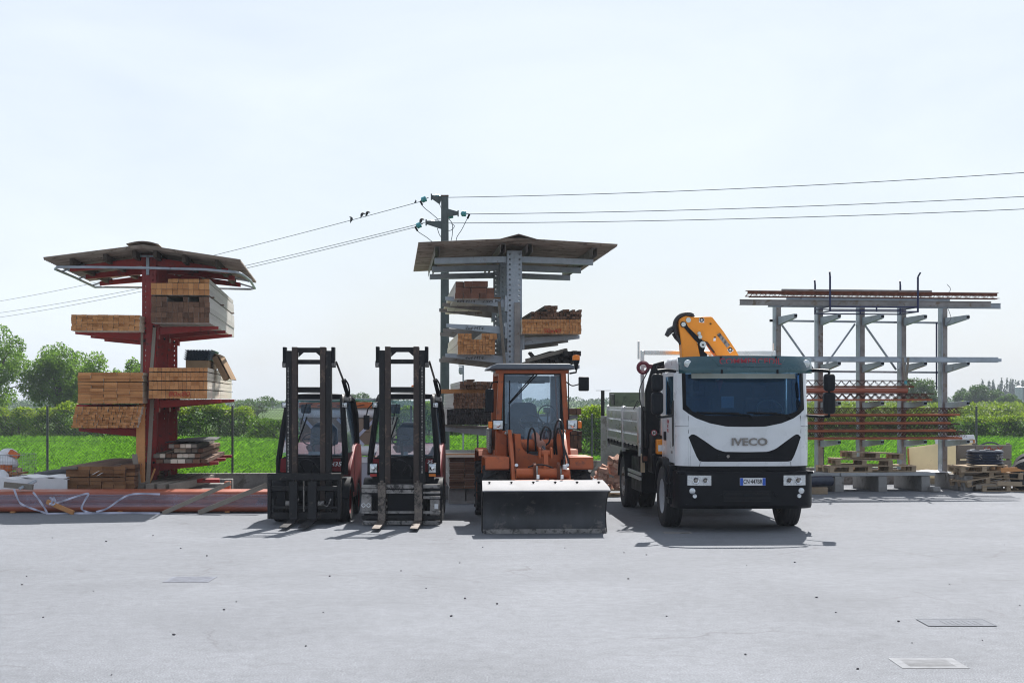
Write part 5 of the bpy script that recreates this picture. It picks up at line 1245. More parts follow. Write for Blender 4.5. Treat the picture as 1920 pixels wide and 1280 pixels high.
MB().box(xr+.155,xr+.33,y0-.14,y0-.10,2.15,2.385).build('side_mirror', plastic, L, .025)
MB().tube([(xr+.02,y0+.0,2.44),(xr+.13,y0-.02,2.46),(xr+.13,y0-.02,2.53)],.016,7).lathe([(.022,2.50),(.035,2.58),(.055,2.64),(.055,2.66)],'z',(xr+.13,y0-.02,0),14).build('beacon_stalk', plastic, L)
beacon(L, (xr+.13,y0-.02,2.645), .062, .085, .016)
# ------------------------------------------------------------------ white truck with loading crane
FT = Frame(3.50, 21.45, .044)
T = thing('crane_truck', 'white tipper truck with a dark sun visor and a folded orange crane behind the cab', 'truck', (FT.x, FT.y, 0), FT.rz)
HW = 1.03
def fy(x, z):
    t = min(1., abs(x)/HW); y = .10+.42*(1-(1-t**4.2)**(1/2.6))
    if z > 1.62: y += (z-1.62)*.16
    if z < 1.25: y += (1.25-z)*.06
    return y
CAB = MB()
def panel(mb, xs, zb, zt, off, nz=6, th=.012):
    """curved sheet on the cab front between two outline curves, off = stand-off from the skin"""
    def fn(u, v):
        i = u*(len(xs)-1); k = min(int(i), len(xs)-2); x = xs[k]+(xs[k+1]-xs[k])*(i-k)
        z = zb(x)+(zt(x)-zb(x))*v
        return (x, fy(x, z)-off, z)
    mb.slab(fn, len(xs)-1, nz, (0, th, 0)); return mb
def lin(a, b, n): return [a+(b-a)*i/n for i in range(n+1)]
def interp(pts):
    def f(x):
        x = abs(x)
        for (a, za), (b_, zb_) in zip(pts, pts[1:]):
            if x <= b_: return za+(zb_-za)*(x-a)/(b_-a+1e-9)
        return pts[-1][1]
    return f
scr_b = interp([(0,1.60),(.3,1.605),(.55,1.655),(.75,1.73),(.86,1.80),(.93,1.86)])       # top of the white front panel
gl_b = interp([(0,1.755),(.6,1.77),(.80,1.83),(.88,1.93)])                                # lower edge of the clear glass
gr_t = interp([(0,1.215),(.33,1.22),(.45,1.26),(.62,1.38),(.76,1.475),(.81,1.49),(.86,1.44)])   # upper edge of the black V
gr_b = interp([(0,1.075),(.66,1.075),(.72,1.09),(.80,1.28),(.855,1.43),(.86,1.435)])
top = lambda x: 2.43
body = MB().box(-.98,.98,.62,1.75,.98,1.05).build('cab', white, T, .02)
inn = lambda x: 1.055
# white skin: centre panel, lower lip, sides, corners
panel(MB(), lin(-.86,.86,44), gr_t, lambda x: min(scr_b(x)-.004, 3), 0).build('front_panel', white, body, smooth=30)
panel(MB(), lin(-.83,.83,40), lambda x: 1.0, lambda x: gr_b(x)-.006, .002).build('lower_panel', white, body, smooth=30)
for s in (-1, 1):
    xs = [s*v for v in ([.8605]+lin(.88,1.028,14))]
    z_lo = lambda x: 1.0
    panel(MB(), xs, z_lo, lambda x: 1.60, 0, 8).build('corner_panel', white, body, smooth=30)
    xs2 = [s*v for v in lin(.936,1.028,10)]
    panel(MB(), xs2, lambda x: 1.606, lambda x: 2.44, 0, 8).build('windscreen_pillar', white, body, smooth=30)
    xs4 = [s*v for v in lin(.862,.935,4)]
    panel(MB(), xs4, lambda x: 1.606, lambda x: scr_b(x)-.004, 0, 3).build('corner_panel', white, body, smooth=30)
    panel(MB(), [s*v for v in lin(.832,.859,3)], lambda x: 1.0, lambda x: gr_b(x)-.006, .0, 3).build('corner_panel', white, body, smooth=30)
    # bright seams
    MB().tube([(s*.862, fy(.862,1.5)-.001,1.5),(s*.862, fy(.862,1.75)-.001,1.76)], .004, 4).tube([(s*.70, fy(.70,1.0)-.001,1.0),(s*.69, fy(.69,1.06)-.001,1.068)], .004, 4).build('panel_seam', black, body, smooth=0)
panel(MB(), lin(-.86,.86,60), gr_b, gr_t, -.012).build('grille', black, body, smooth=30)
mb = MB()
for k in range(3): panel(mb, lin(-.42,.42,12), (lambda k: lambda x: 1.092+.036*k)(k), (lambda k: lambda x: 1.108+.036*k)(k), -.004, 1, .008)
mb.build('grille_slat', plastic, body, smooth=0)
MB().lathe([(0,-.01),(.022,-.008),(.026,.01)],'y',(-.27,fy(.2,1.15)-.0,1.15),12).build('horn_cap', steel, body)
panel(MB(), lin(-.93,.93,44), scr_b, lambda x: max(gl_b(x), scr_b(x)+.002), -.006, 3).build('windscreen_lower_band', black, body, smooth=30)
gx = lin(-.885,.885,40)
panel(MB(), gx, lambda x: gl_b(x)+.001, lambda x: 2.43, -.010, 8, .005).build('windscreen', truckglass, body, smooth=30)
for s in (-1, 1): panel(MB(), [s*v for v in lin(.886,.934,4)], lambda x: max(gl_b(x), scr_b(x)+.002), lambda x: 2.43, -.006, 6).build('windscreen_edge', black, body, smooth=30)
body.location.x = .05
# roof
mb = MB()
rp = [(.18,2.435),(.20,2.52),(.30,2.60),(.55,2.655),(1.45,2.67),(1.72,2.62),(1.76,2.435)]
mb.prism(rp, 'x', -1.0, 1.0); mb.build('roof', white, body, .06, seg=4)
# doors and sides
for s in (-1, 1):
    xo = s*1.03
    def side(y0_, y1_, z0_, z1_, nm, m, th=.02, x_=None):
        x_ = xo if x_ is None else x_
        return MB().box(min(x_,x_-s*th), max(x_,x_-s*th), y0_, y1_, z0_, z1_).build(nm, m, body, .006)
    d_ = side(.53, 1.52, 1.03, 1.76, 'door', white)
    side(1.525, 1.75, 1.03, 2.44, 'rear_side_panel', white)
    side(.53, .60, 1.765, 2.43, 'door_frame', white); side(1.44, 1.52, 1.765, 2.43, 'door_frame', white); side(.605, 1.435, 2.37, 2.43, 'door_frame', white)
    MB().slab(lambda u, v: (xo-s*.012, .60+.84*u, 1.77+.60*v), 1, 1, (-s*.005,0,0)).build('side_window', truckglass, body, smooth=0)
    mb = MB(); mb.prism([(.54,1.30),(.66,1.28),(.70,1.62),(.72,1.90),(.62,2.0),(.54,2.0)], 'x', xo+s*.001, xo+s*.006); mb.build('door_black_trim', black, d_, smooth=0)
    MB().box(min(xo+s*.002,xo+s*.03), max(xo+s*.002,xo+s*.03), 1.30, 1.42, 1.36, 1.50).build('door_handle', black, d_, .01)
    MB().box(min(xo,xo-s*.02), max(xo,xo-s*.02), .53, 1.75, 1.0, 1.024).build('sill', black, body, smooth=0)
    if s < 0:
        for k, w in enumerate(('COMM','ERC','EDIL')): text(w, d_, (xo-.004, 1.12, 1.66-.07*k), (R(90),0,R(-90)), .075, redtxt, 'door_lettering', .01, .001, .9)
        text('160E25', d_, (xo-.004, .72, 1.19), (R(90),0,R(-90)), .055, steel, 'model_lettering', .01, .001, 1.)
MB().box(-1.0,1.0,1.72,1.745,1.05,2.43).build('cab_back', white, body, .01)
# cab interior
MB().box(-.98,.98,.60,1.70,1.06,1.10).build('cab_floor', black, body, smooth=0)
MB().box(-.97,.97,1.69,1.715,1.11,2.42).build('interior_back', seat_m, body, smooth=0)
mb = MB(); mb.prism([(.36,1.25),(.40,1.70),(.52,1.78),(.72,1.74),(.78,1.25)], 'x', -.96, .96); mb.build('dashboard', plastic, body, .03)
for x in (-.50, .50):
    st = MB().box(x-.24,x+.24,.98,1.45,1.35,1.50).build('seat', seat_m, body, .05)
    MB().box(x-.23,x+.23,1.42,1.54,1.50,2.05).box(x-.13,x+.13,1.44,1.53,2.06,2.25).build('backrest', seat_m, st, .05)
sw = MB().lathe([(.20,-.016),(.22,0),(.20,.016),(.185,0),(.20,-.016)], 'z', n=32).build('steering_wheel', mat('grey_wheel_rim', (.10,.11,.12), .5, 0, .1), body, loc=(.52,.80,1.84), rot=(R(52),0,0))
MB().box(-.19,.19,-.02,.02,-.015,.015).build('wheel_spoke', plastic, sw, .006)
panel(MB(), lin(-.80,.80,24), lambda x: 2.33, lambda x: 2.405, -.004, 2, .004).build('sunshade_strip', mat('cream_sunshade', (.42,.43,.39), .7, 0, .1), body, smooth=30)
MB().obox((.0,fy(0,2.35)+.05,2.35),(.07,.05,.08)).build('camera', plastic, body, .01)
MB().slab(lambda u, v: (-.28+.20*u, fy(.2,1.95)+.45, 1.88+.18*v), 1, 1, (0,.004,0)).build('paper_sheet', greyp, body, smooth=0)
for x, r_ in ((-.72, 30),(-.66, 40)):
    pass
MB().tube(hose([(-.80,fy(.8,2.40)+.05,2.40),(-.72,fy(.7,2.3)+.08,2.31),(-.66,fy(.7,2.3)+.05,2.36),(-.60,fy(.6,2.4)+.06,2.40)],5),.03,8).build('inner_cable', plastic, body)
MB().obox((-.72,fy(.7,2.2)+.10,2.22),(.09,.04,.16)).build('inner_mirror', plastic, body, .02)
mb = MB(); mb.prism([(-.42,2.31),(-.30,2.31),(-.36,2.12)], 'y', fy(.3,2.2)+.12, fy(.3,2.2)+.125); mb.build('pennant', redtxt, body, smooth=0)
# wipers
for x0, x1 in ((-.75,.10),(.02,.68)):
    MB().tube([(x0+.1,fy(x0,1.80)-.02,1.80),(.5*(x0+x1),fy(.3,1.79)-.03,1.80),(x1-.05,fy(x1,1.76)-.03,1.775),(x1,fy(x1,1.72)-.02,1.725)],.012,6).tube([(x0,fy(x0,1.815)-.018,1.815),(x1-.2,fy(x1-.2,1.80)-.02,1.805)],.010,5).build('wiper', black, body)
# visor
def vis(u, v):
    x = -1.02+2.04*u; t = abs(x)/1.02
    z = 2.405+.245*v+.02*(1-t**2)*v; y = -.16+.30*t**5+.10*(v-.0)**1.5-.02*math.sin(math.pi*v)
    return (x, y, z)
vo_ = MB().slab(vis, 40, 8, (0,.012,.0)).build('sun_visor', teal, body, smooth=40)
for s in (-1, 1):
    MB().lathe([(0,-.014),(.055,-.008),(.06,.006)],'y',(s*.90,vis(.5+s*.44,.55)[1]-.004,2.55),16).build('marker_lamp', lens, vo_)
    MB().bar((s*.42,vis(.5+s*.2,1)[1]-.014,2.66),(s*.42,vis(.5+s*.2,0)[1]-.014,2.40),.03,.02,up=(0,1,0)).build('visor_bracket', black, vo_, smooth=0)
    MB().tube([(s*.55,vis(.5+s*.27,.85)[1]-.006,2.62),(s*.47,vis(.5+s*.23,.35)[1]-.006,2.515),(0,vis(.5,.3)[1]-.006,2.505)],.007,5).build('visor_rib', teal, vo_)
for i, (w, x) in enumerate((('COMMERCEDIL',.02),)):
    text(w, vo_, (x, vis(.51,.7)[1]-.012, 2.578), (R(80),0,0), .135, redtxt, 'visor_lettering', .004, .002, 1.02)
lt = text('IVECO', body, (.05, fy(.05,1.37)-.010, 1.365), FRONT, .155, emblem, 'emblem_lettering', .018, .012, 1.25)
# bumper
def bmp(u, v):
    x = -1.075+2.15*u; t = abs(x)/1.075; z = .36+.56*v
    y = .0+.55*(1-(1-t**6)**(1/3.2)) + (.06*(v-.35)**2) + (.05 if v < .08 else 0)
    return (x, y, z)
bu = MB().slab(bmp, 56, 12, (0,.03,0)).build('bumper', black, body, smooth=40)
MB().box(-1.04,1.04,.12,.9,.88,.925).build('bumper_top', black, bu, .015)
MB().slab(lambda u, v: (-1.0+2.0*u, fy(-1.0+2.0*u,1.0)+.05, .915+.105*v), 40, 1, (0,.02,0)).build('step_band', plastic, bu, smooth=40)
MB().box(-.93,.93,.14,.30,.40,.90).build('bumper_core', black, bu, smooth=0)
for s in (-1, 1):
    hl = MB().slab(lambda u, v: ((lambda x: (s*x, bmp(.5+s*x/2.15,.5)[1]-.012, .715+.152*v))(.55+(.35-.04*(0))*u+(-.0)*v)), 10, 4, (0,.012,0)).build('headlight', lens, bu, smooth=0)
    for x, r_ in ((.64,.045),(.78,.055)):
        MB().lathe([(r_,-.012),(r_*.9,-.018),(r_*.55,-.006),(0,-.004)],'y',(s*x,bmp(.5+s*x/2.15,.5)[1]-.012,.79),18).build('reflector', chrome, hl)
        MB().lathe([(r_*.45,-.02),(0,-.024)],'y',(s*x,bmp(.5+s*x/2.15,.5)[1]-.012,.79),14).build('bulb', steel, hl)
    for z, x, r_ in ((.632,.83,.040),(.555,.795,.028)):
        MB().lathe([(r_*1.2,.0),(r_*1.1,-.014),(r_,-.016),(0,-.012)],'y',(s*x,bmp(.5+s*x/2.15,.4)[1]-.004,z),16).build('fog_lamp', lens, bu)
    mb = MB(); mb.bar((s*.32,bmp(.6,.4)[1]-.006,.60),(s*.92,bmp(.5+s*.92/2.15,.1)[1]-.008,.42),.02,.02).build('bumper_crease', plastic, bu, smooth=0)
MB().slab(lambda u, v: (-.36+.72*u, bmp(.5,.4)[1]-.006, .47+.17*v), 1, 1, (0,.006,0)).build('bumper_grille', plastic, bu, smooth=0)
mb = MB()
for k in range(8): mb.box(-.35,.35,bmp(.5,.4)[1]-.012,bmp(.5,.4)[1]-.0065,.478+.02*k,.486+.02*k)
mb.build('bumper_grille_slat', black_dirty, bu, smooth=0)
MB().box(-.06,.09,bmp(.5,.4)[1]-.02,bmp(.5,.4)[1]-.013,.545,.60).build('radar_cover', plastic, bu, .004)
MB().tube([(.40,-.005,.60),(.45,-.012,.565)],.018,8).build('tow_eye_cover', plastic, bu)
yb = bmp(.5,.6)[1]-.004
pl = MB().box(-.115,.275,yb-.012,yb,.715,.830).build('number_plate', paper, bu, .003)
MB().box(-.113,-.068,yb-.0145,yb-.0125,.717,.828).box(.228,.273,yb-.0145,yb-.0125,.717,.828).build('blue_band', bluep, pl, smooth=0)
text('CN·447BR', pl, (.08, yb-.0135, .772), FRONT, .094, black, 'plate_lettering', .012, .001, .70)
# wheels, arches, steps
for s in (-1, 1):
    wheel(T, (s*.935, 1.22, .48), .48, .30, .27, greyp if s < 0 else steel, s)
    for xo in (1.06, .74): wheel(T, (s*xo, 5.35, .48), .48, .27, .27, steel, s)
    pr = [(.62,.50),(.66,.72),(.80,.95),(1.05,1.08),(1.40,1.10),(1.66,.98),(1.80,.76),(1.84,.55),(1.79,.55),(1.75,.74),(1.62,.93),(1.38,1.04),(1.08,1.02),(.85,.90),(.72,.70),(.68,.50)]
    mb = MB(); mb.prism(pr, 'x', s*.76, s*1.09); mb.build('wheel_arch', black, T, .012)
    MB().box(min(s*.84,s*1.06),max(s*.84,s*1.06),.50,.70,.40,1.0).build('step_box', black, T, .02)
    for z in (.48,.70): MB().box(min(s*1.0,s*1.08),max(s*1.0,s*1.08),.46,.69,z,z+.03).build('step', plastic, T, .006)
    pr = []
    for k in range(11):
        a = R(8+164*k/10); pr.append((5.35+.60*math.cos(a),.48+.60*math.sin(a)))
    for k in range(10,-1,-1):
        a = R(8+164*k/10); pr.append((5.35+.565*math.cos(a),.48+.565*math.sin(a)))
    mb = MB(); mb.prism(pr, 'x', s*.60, s*1.21); mb.build('mudguard', black, T, .008)
MB().cyl((-.9,1.22,.48),(.9,1.22,.48),.07,12).cyl((-.9,5.35,.48),(.9,5.35,.48),.09,12).build('axle', black, T)
for x in (-.40,.40): MB().box(x-.05,x+.05,.5,7.5,.72,.95).build('chassis_rail', black, T, smooth=0)
MB().box(-.7,.7,.5,1.6,.55,.99).build('engine', black, T, .03)
# side guard, tank, boxes
for s in (-1, 1):
    gd = MB().bar((s*1.17,2.95,.735),(s*1.17,4.60,.735),.03,.055).bar((s*1.17,2.95,.655),(s*1.17,4.60,.655),.03,.055).build('side_guard', silver, T, .004)
    MB().box(min(s*.55,s*1.13),max(s*.55,s*1.13),3.1,4.5,.40,1.0).build('side_box', black, T, .02)
MB().box(-1.20,-1.14,2.62,2.74,.78,1.10).build('control_plate', cream, T, .004)
MB().box(-1.19,-.95,2.95,3.3,.82,1.08).build('lever_bracket', black_dirty, T, .03)
# dropside body
B0, B1, ZB, ZT = 2.86, 7.70, 1.22, 1.875
bed = MB().box(-1.2,1.2,B0,B1,1.12,1.21).build('dropside_body', black_dirty, T, .01)
for s in (-1, 1):
    for y0_, y1_ in ((B0+.03, 5.10),(5.20, B1-.03)):
        nseg = 26; pts = []
        for k in range(nseg+1):
            v = k/nseg; z = ZB+(ZT-ZB)*v
            bulge = .018 if (.06 < v < .28 or .34 < v < .62 or .68 < v < .92) else 0
            pts.append((z, bulge))
        mb = MB(); mb.slab(lambda u, v: (s*(1.20+pts[int(round(v*nseg))][1]), y0_+(y1_-y0_)*u, pts[int(round(v*nseg))][0]), 1, nseg, (-s*.03,0,0)); mb.build('side_board', silver, bed, smooth=25)
        for ya in (y0_+.02, y1_-.02): MB().box(min(s*1.19,s*1.232),max(s*1.19,s*1.232),ya-.02,ya+.02,ZB+.001,ZT+.002).build('board_edge', silver, bed, .004)
    for ya in (B0-.02, 5.15, B1+.02): MB().box(min(s*1.16,s*1.225),max(s*1.16,s*1.225),ya-.035,ya+.035,1.05,ZT+.02).build('stake', silver, bed, .004)
    for k in range(9): MB().box(min(s*1.20,s*1.222),max(s*1.20,s*1.222),B0+.3+k*.55,B0+.33+k*.55,1.17,1.225).build('hinge', black, bed, smooth=0)
MB().box(-1.17,1.17,B1+.005,B1+.045,1.22,2.16).build('tailgate', olive, bed, .01)
mb = MB(); mb.prism([(B1-.75,ZT+.03),(B1-.35,ZT+.03),(B1-.05,ZT+.22),(B1-.05,ZT+.26),(B1-.75,ZT+.24)], 'x', -1.17, -1.15); mb.build('corner_gusset', black, bed, smooth=0)
# headboard frame
hy = 2.80
hf = MB().box(-1.19,-1.13,hy-.03,hy+.03,1.22,2.845).box(1.06,1.12,hy-.03,hy+.03,1.22,2.845).build('headboard_frame', silver, T, .006)
MB().box(-1.129,1.059,hy-.028,hy+.028,2.77,2.843).build('top_rail', silver, hf, .006)
MB().box(-1.129,1.059,hy-.025,hy+.025,2.55,2.61).build('lower_rail', silver, hf, .006)
MB().box(-1.129,1.059,hy-.012,hy+.012,1.02,1.9).build('headboard_panel', black, hf, .006)
MB().box(-1.24,-1.21,hy-.02,hy+.02,2.70,3.0).build('stake_pin', silver, hf, .004); MB().tube([(1.09,hy,2.85),(1.09,hy,2.97)],.012,6).build('stake_pin', silver, hf)
MB().box(-.02,.02,hy-.02,hy+.02,2.611,2.769).build('rail_post', silver, hf, smooth=0)
# crane
cr = MB().box(-1.12,1.12,1.90,2.45,.80,1.12).build('loading_crane', black, T, .03)
MB().tube([(-.25,2.18,1.1),(-.25,2.18,2.55)], .17, 18).build('crane_column', orange_c, cr)
MB().box(-1.12,-.80,1.98,2.40,.86,1.45).build('valve_block', black_dirty, cr, .03)
def cp(px, py, ly=2.05): p = FT.p(px, py, ly); return (p.x, p.z)
zc = lambda x, y: cp(1190+x/8.533, 570+y/8.533)
out = [(745,870),(728,640),(708,480),(690,340),(700,280),(735,225),(800,195),(890,212),(1195,205),(1225,218),(1255,255),(1400,440),(1600,740),(1660,860),(1310,860),(1225,740),(1140,610),(1085,600),(985,600),(1000,700),(1035,870)]
boom = MB(); boom.prism([zc(*p) for p in out], 'y', 1.93, 2.20); bo = boom.build('boom', orange_c, cr, .015)
y_ = 1.925
a, b_ = zc(752,335), zc(1062,652)
def flat(pts, ya, yb_, nm, m, par, bv=.004):
    mb = MB(); mb.prism([zc(*p) for p in pts], 'y', ya, yb_); return mb.build(nm, m, par, bv)
flat([(705,335),(720,295),(755,283),(795,300),(830,370),(1010,545),(1075,590),(1110,640),(1105,690),(1065,710),(1020,690),(990,630),(935,575),(770,385),(725,370)], 1.90, 1.927, 'link_arm', black, bo)
def disc(x, y, r_, nm, m, d0=1.885, d1=1.929):
    c = zc(x, y); MB().cyl((c[0],d0,c[1]),(c[0],d1,c[1]), r_*FPX**0/8.533/114 if False else r_/8.533/113.5, 20).build(nm, m, bo)
disc(757,333,36,'pin',silver); disc(840,262,40,'pin',silver,1.915); disc(1065,652,52,'pin',silver); disc(1065,658,16,'pin_centre',black,1.880); disc(1022,530,32,'pin',silver); disc(1010,475,28,'pin',silver,1.915); disc(1192,322,14,'bolt',black,1.92); disc(1262,535,12,'bolt',black,1.92)
flat([(1000,630),(1110,690),(1090,760),(1140,800),(1140,840),(1030,840)], 1.94, 2.1, 'ram', black, cr)
flat([(1090,600),(1150,620),(1260,770),(1240,790),(1180,720)], 1.91, 1.932, 'edge_strip', rustdk, bo)
flat([(1292,495),(1340,465),(1500,660),(1452,700)], 1.920, 1.929, 'data_plate', worn, bo, 0)
for pts in ([(1010,230),(1090,232),(1090,305),(1008,300)], [(1455,735),(1510,690),(1560,745),(1500,790)]):
    st_ = flat(pts, 1.921, 1.929, 'warning_sticker', paper, bo, 0)
    mx = sum(p[0] for p in pts)/4; my = sum(p[1] for p in pts)/4; c = zc(mx, my)
    MB().lathe([(.036,-.004),(.020,-.004),(.020,.001),(.036,.001)],'y',(c[0],1.918,c[1]+.006),14).build('sticker_mark', black, st_)
flat([(1240,550),(1275,548),(1270,595),(1235,595)], 1.921, 1.929, 'small_sticker', paper, bo, 0)
hs = [zc(*p) for p in ((735,640),(700,560),(650,460),(632,360),(650,270),(710,200),(790,165),(860,160),(930,190))]
MB().tube(hose([(p[0],2.0,p[1]) for p in hs],5), .036, 8).tube(hose([(p[0]+.03,2.1,p[1]-.02) for p in hs],5), .034, 8).build('hydraulic_hose', blackhose, cr)
MB().tube([(p[0],2.05,p[1]) for p in (zc(640,380),zc(560,430),zc(505,510))], [.05,.055,.035], 8).tube([(p[0],2.05,p[1]) for p in (zc(610,470),zc(650,540),zc(720,610))], .022, 7).build('hose_end', blackhose, cr)
# hook, hoses and valves beside the cab
hk = FT.p(1206, 689, 2.35)
MB().lathe([(.085,-.028),(.115,0),(.085,.028),(.055,0),(.085,-.028)], 'y', (hk.x,2.35,hk.z), 20).build('hook', mat('dark_red_hook', (.13,.014,.032), .45, 0, .15), cr)
MB().bar((hk.x+.09,2.35,hk.z+.02),(hk.x+.24,2.35,hk.z+.01),.05,.08).build('hook_shank', MATS['dark_red_hook'], cr, .01)
mb = MB(); mb.prism([(hk.x+.03,2.15),(hk.x+.16,2.60),(hk.x+.34,2.66),(hk.x+.36,2.52),(hk.x+.30,1.2),(hk.x+.03,1.2)], 'y', 2.28, 2.42); mb.build('stabiliser_leg', black, cr, .02)
for k in range(4):
    c = (hk.x+.24+.07*k, 2.30, hk.z+.0+.02*(k % 2)-.025*k)
    MB().tube([(c[0]-.03,2.28,c[2]-.12),(c[0]-.03,2.28,c[2]),(c[0],2.28,c[2]+.035),(c[0]+.03,2.28,c[2]),(c[0]+.03,2.28,c[2]-.12)], .012, 6).build('valve_hose', blackhose, cr)
MB().tube(hose([(hk.x+.08,2.3,2.5),(hk.x-.06,2.3,2.2),(hk.x-.05,2.3,1.95),(hk.x+.03,2.3,1.8)],6),.010,5).tube(hose([(hk.x+.02,2.9,2.0),(hk.x-.09,2.9,1.85),(hk.x-.03,2.8,2.0)],6),.007,5).build('control_cable', blackhose, cr)
MB().box(-.99,-.80,1.80,1.96,1.42,2.42).build('exhaust_stack', silver, T, .02)
ob = MB().box(-1.06,-.86,1.78,1.95,1.12,1.36).build('orange_case', orange_c, T, .015)
MB().box(-1.04,-.90,1.774,1.779,1.17,1.27).build('case_label', paper, ob, smooth=0)
rs = FT.p(1226, 811, 2.0)
sg = MB().cyl((rs.x,1.975,rs.z),(rs.x,1.972,rs.z), .050, 20).build('round_sign', redtxt, cr, loc=None)
MB().cyl((rs.x,1.9715,rs.z),(rs.x,1.969,rs.z), .037, 20).build('sign_face', paper, sg)
for dx in (-.016,.016): MB().box(rs.x+dx-.007,rs.x+dx+.007,1.965,1.9685,rs.z-.026,rs.z+.026).build('sign_mark', black, sg, smooth=0)
MB().box(rs.x-.009,rs.x+.009,1.9655,1.968,rs.z-.006,rs.z+.006).build('sign_mark', black, sg, smooth=0)
MB().box(-1.16,-1.0,2.0,2.5,1.4,2.45).build('black_upright', black, cr, .02) if False else None
MB().box(-1.19,-1.02,2.58,2.78,.95,1.90).build('front_stanchion', black, T, .01)
MB().cyl((-1.15,2.5,.98),(-1.15,2.5,1.06),.035,10).build('side_marker_lamp', rust, T)
# mirrors
for s in (-1, 1):
    mx = s*1.31
    ma = MB().tube(hose([(s*1.0,.30,2.44),(s*1.15,.16,2.455),(s*1.31,.05,2.44)],5), .026, 8).tube([(s*1.31,.05,2.44),(s*1.31,.05,1.74)], .02, 7).tube(hose([(s*1.31,.05,1.755),(s*1.2,.12,1.75),(s*1.02,.40,1.765)],5), .022, 8).build('mirror_arm', black, T)
    MB().box(mx-.085,mx+.085,-.03,.12,2.135,2.40).build('wide_mirror', plastic, ma, .05, seg=3)
    MB().box(mx-.095,mx+.085,-.05,.12,1.79,2.12).build('main_mirror', plastic, ma, .05, seg=3)
# ------------------------------------------------------------------ loose goods around the yard
# wrapped bundle of pipes at left front
FP = Frame(-9.3, 25.25, .012)
pb = thing('pipe_bundle', 'film-wrapped bundle of orange-brown plastic pipes in front of the red rack', 'pipes', (FP.x, FP.y, 0), FP.rz)
Lp = 4.98; pr_ = .066; protoP = None
for r_ in range(3):
    for k in range(5):
        y = .07+k*.134+(.067 if r_ == 1 else 0); z = .075+r_*.122
        if r_ == 1 and k == 4: continue
        mb = MB(); mb.lathe([(pr_*.93,0),(pr_*.93,Lp),(pr_,Lp),(pr_,0),(pr_*.93,0)], 'x', n=20)
        if protoP is None: protoP = mb.build('pipe', pvc, pb, loc=(random.uniform(-.02,.03),y,z))
        else: part_copy(protoP, (random.uniform(-.25,.03) if r_ < 2 else random.uniform(-.04,.03), y, z))
for k in range(3): MB().box(.4+1.9*k,.48+1.9*k,-.05,.75,.004,.03).build('bearer', wl, pb, smooth=0)
sec = [(-.012,.105),(-.006,.14),(.004,.17),(-.004,.20),(-.008,.235),(.0,.265),(.004,.30),(-.012,.315),(-.014,.325),(-.012,.33)]
def wrap(u, v):
    i = v*(len(sec)-1); k = min(int(i), len(sec)-2); t = i-k
    y = sec[k][0]+(sec[k+1][0]-sec[k][0])*t; z = sec[k][1]+(sec[k+1][1]-sec[k][1])*t
    x = -.1+5.12*u
    w = .006*math.sin(x*2.3+z*14)+.003*math.sin(x*7-z*25)+.002*math.sin(x*15+z*9)
    return (x, y+w-.004, z+w*.4)
MB().grid(wrap, 120, 27).build('plastic_film', filmm, pb, smooth=80)
mb = MB()
mb.slab(lambda u, v: (Lp-.02+.10*u+.03*math.sin(v*11), -.03+.6*v, .05+.30*(1-u)*abs(math.sin(v*5))+.05*math.sin(v*23+u*4)), 4, 30, (0,0,-.001)).build('film_end', filmm, pb, smooth=80)
def strip(label, pts, d, w=.032):
    P3 = hose([W(px, py, d+(.0 if len(p) < 3 else p[2])) if False else W(px, py, d) for p in pts for px, py in [p[:2]]], 6)
    mb = MB(); n_ = len(P3); vs = []
    for i, p in enumerate(P3):
        t = (P3[min(i+1,n_-1)]-P3[max(i-1,0)]).normalized(); q = Vector((0,1,0)).cross(t).normalized()
        tw = .01*math.sin(i*.9); vs += [p-q*w/2+Vector((0,tw,0)), p+q*w/2-Vector((0,tw,0)), p+q*w/2-Vector((0,tw-.003,0)), p-q*w/2+Vector((0,tw+.003,0))]
    fs = []
    for i in range(n_-1):
        a = i*4
        for k in range(4): fs.append((a+k, a+(k+1) % 4, a+4+(k+1) % 4, a+4+k))
    mb.add(vs, fs); o = mb.build('plastic_strip', pipe_film_strip, smooth=60); tag(o, label, 'plastic strip', 'milky strips over the wrapped pipes')
strip('milky strip hanging in a V at the left end of the wrapped pipes', [(26,916),(36,940),(50,949),(70,956),(88,962)], 25.10)
strip('milky strip slanting down right beside the V-shaped one on the wrapped pipes', [(62,922),(72,935),(82,950),(89,962)], 25.08)
strip('sharply bent milky strip on the wrapped pipes, below the plank pile', [(95,946),(120,938),(150,928),(166,925),(160,936),(153,952),(160,958),(172,961)], 25.07)
strip('long milky strip curving up to the right across the wrapped pipes', [(180,959),(200,953),(222,938),(240,928),(262,925),(300,926)], 25.09)
strip('milky strip lying along the foot of the wrapped pipes', [(86,963),(130,962),(180,961.5),(240,961),(300,962)], 25.0, .035)
strip('milky tangle of film tied on the wrapped pipes, left half', [(92,945),(98,940),(94,932),(102,938),(100,930),(104,941),(98,947)], 25.06, .03)
lean('weathered plank leaning on the pipes, nearer the middle', W(305,962,24.98), W(432,905,25.2), .075, .05, wg, .75)
lean('weathered plank leaning on the right end of the pipes', W(372,961,24.97), W(500,909,25.2), .085, .05, wg, .8)
lean('short plank slanting down in front of the pipes at left', W(88,940,25.14), W(138,961,24.95), .08, .04, wl, .5)
lean('short brown plank lying on the pipes at the left edge', W(8,908,25.35), W(62,913,25.3), .10, .05, wg, .35)
lean('grey metal bar sticking up from the left end of the pipes', W(36,916,25.2), W(68,901,25.6), .05, .03, galv, .5)
o = MB().obox((0,0,0),(.10,.16,.16)).build('orange_block', terra, loc=W(427,910,26.25), bevel=.01); tag(o, 'small orange clay block under the end of the leaning plank', 'block')
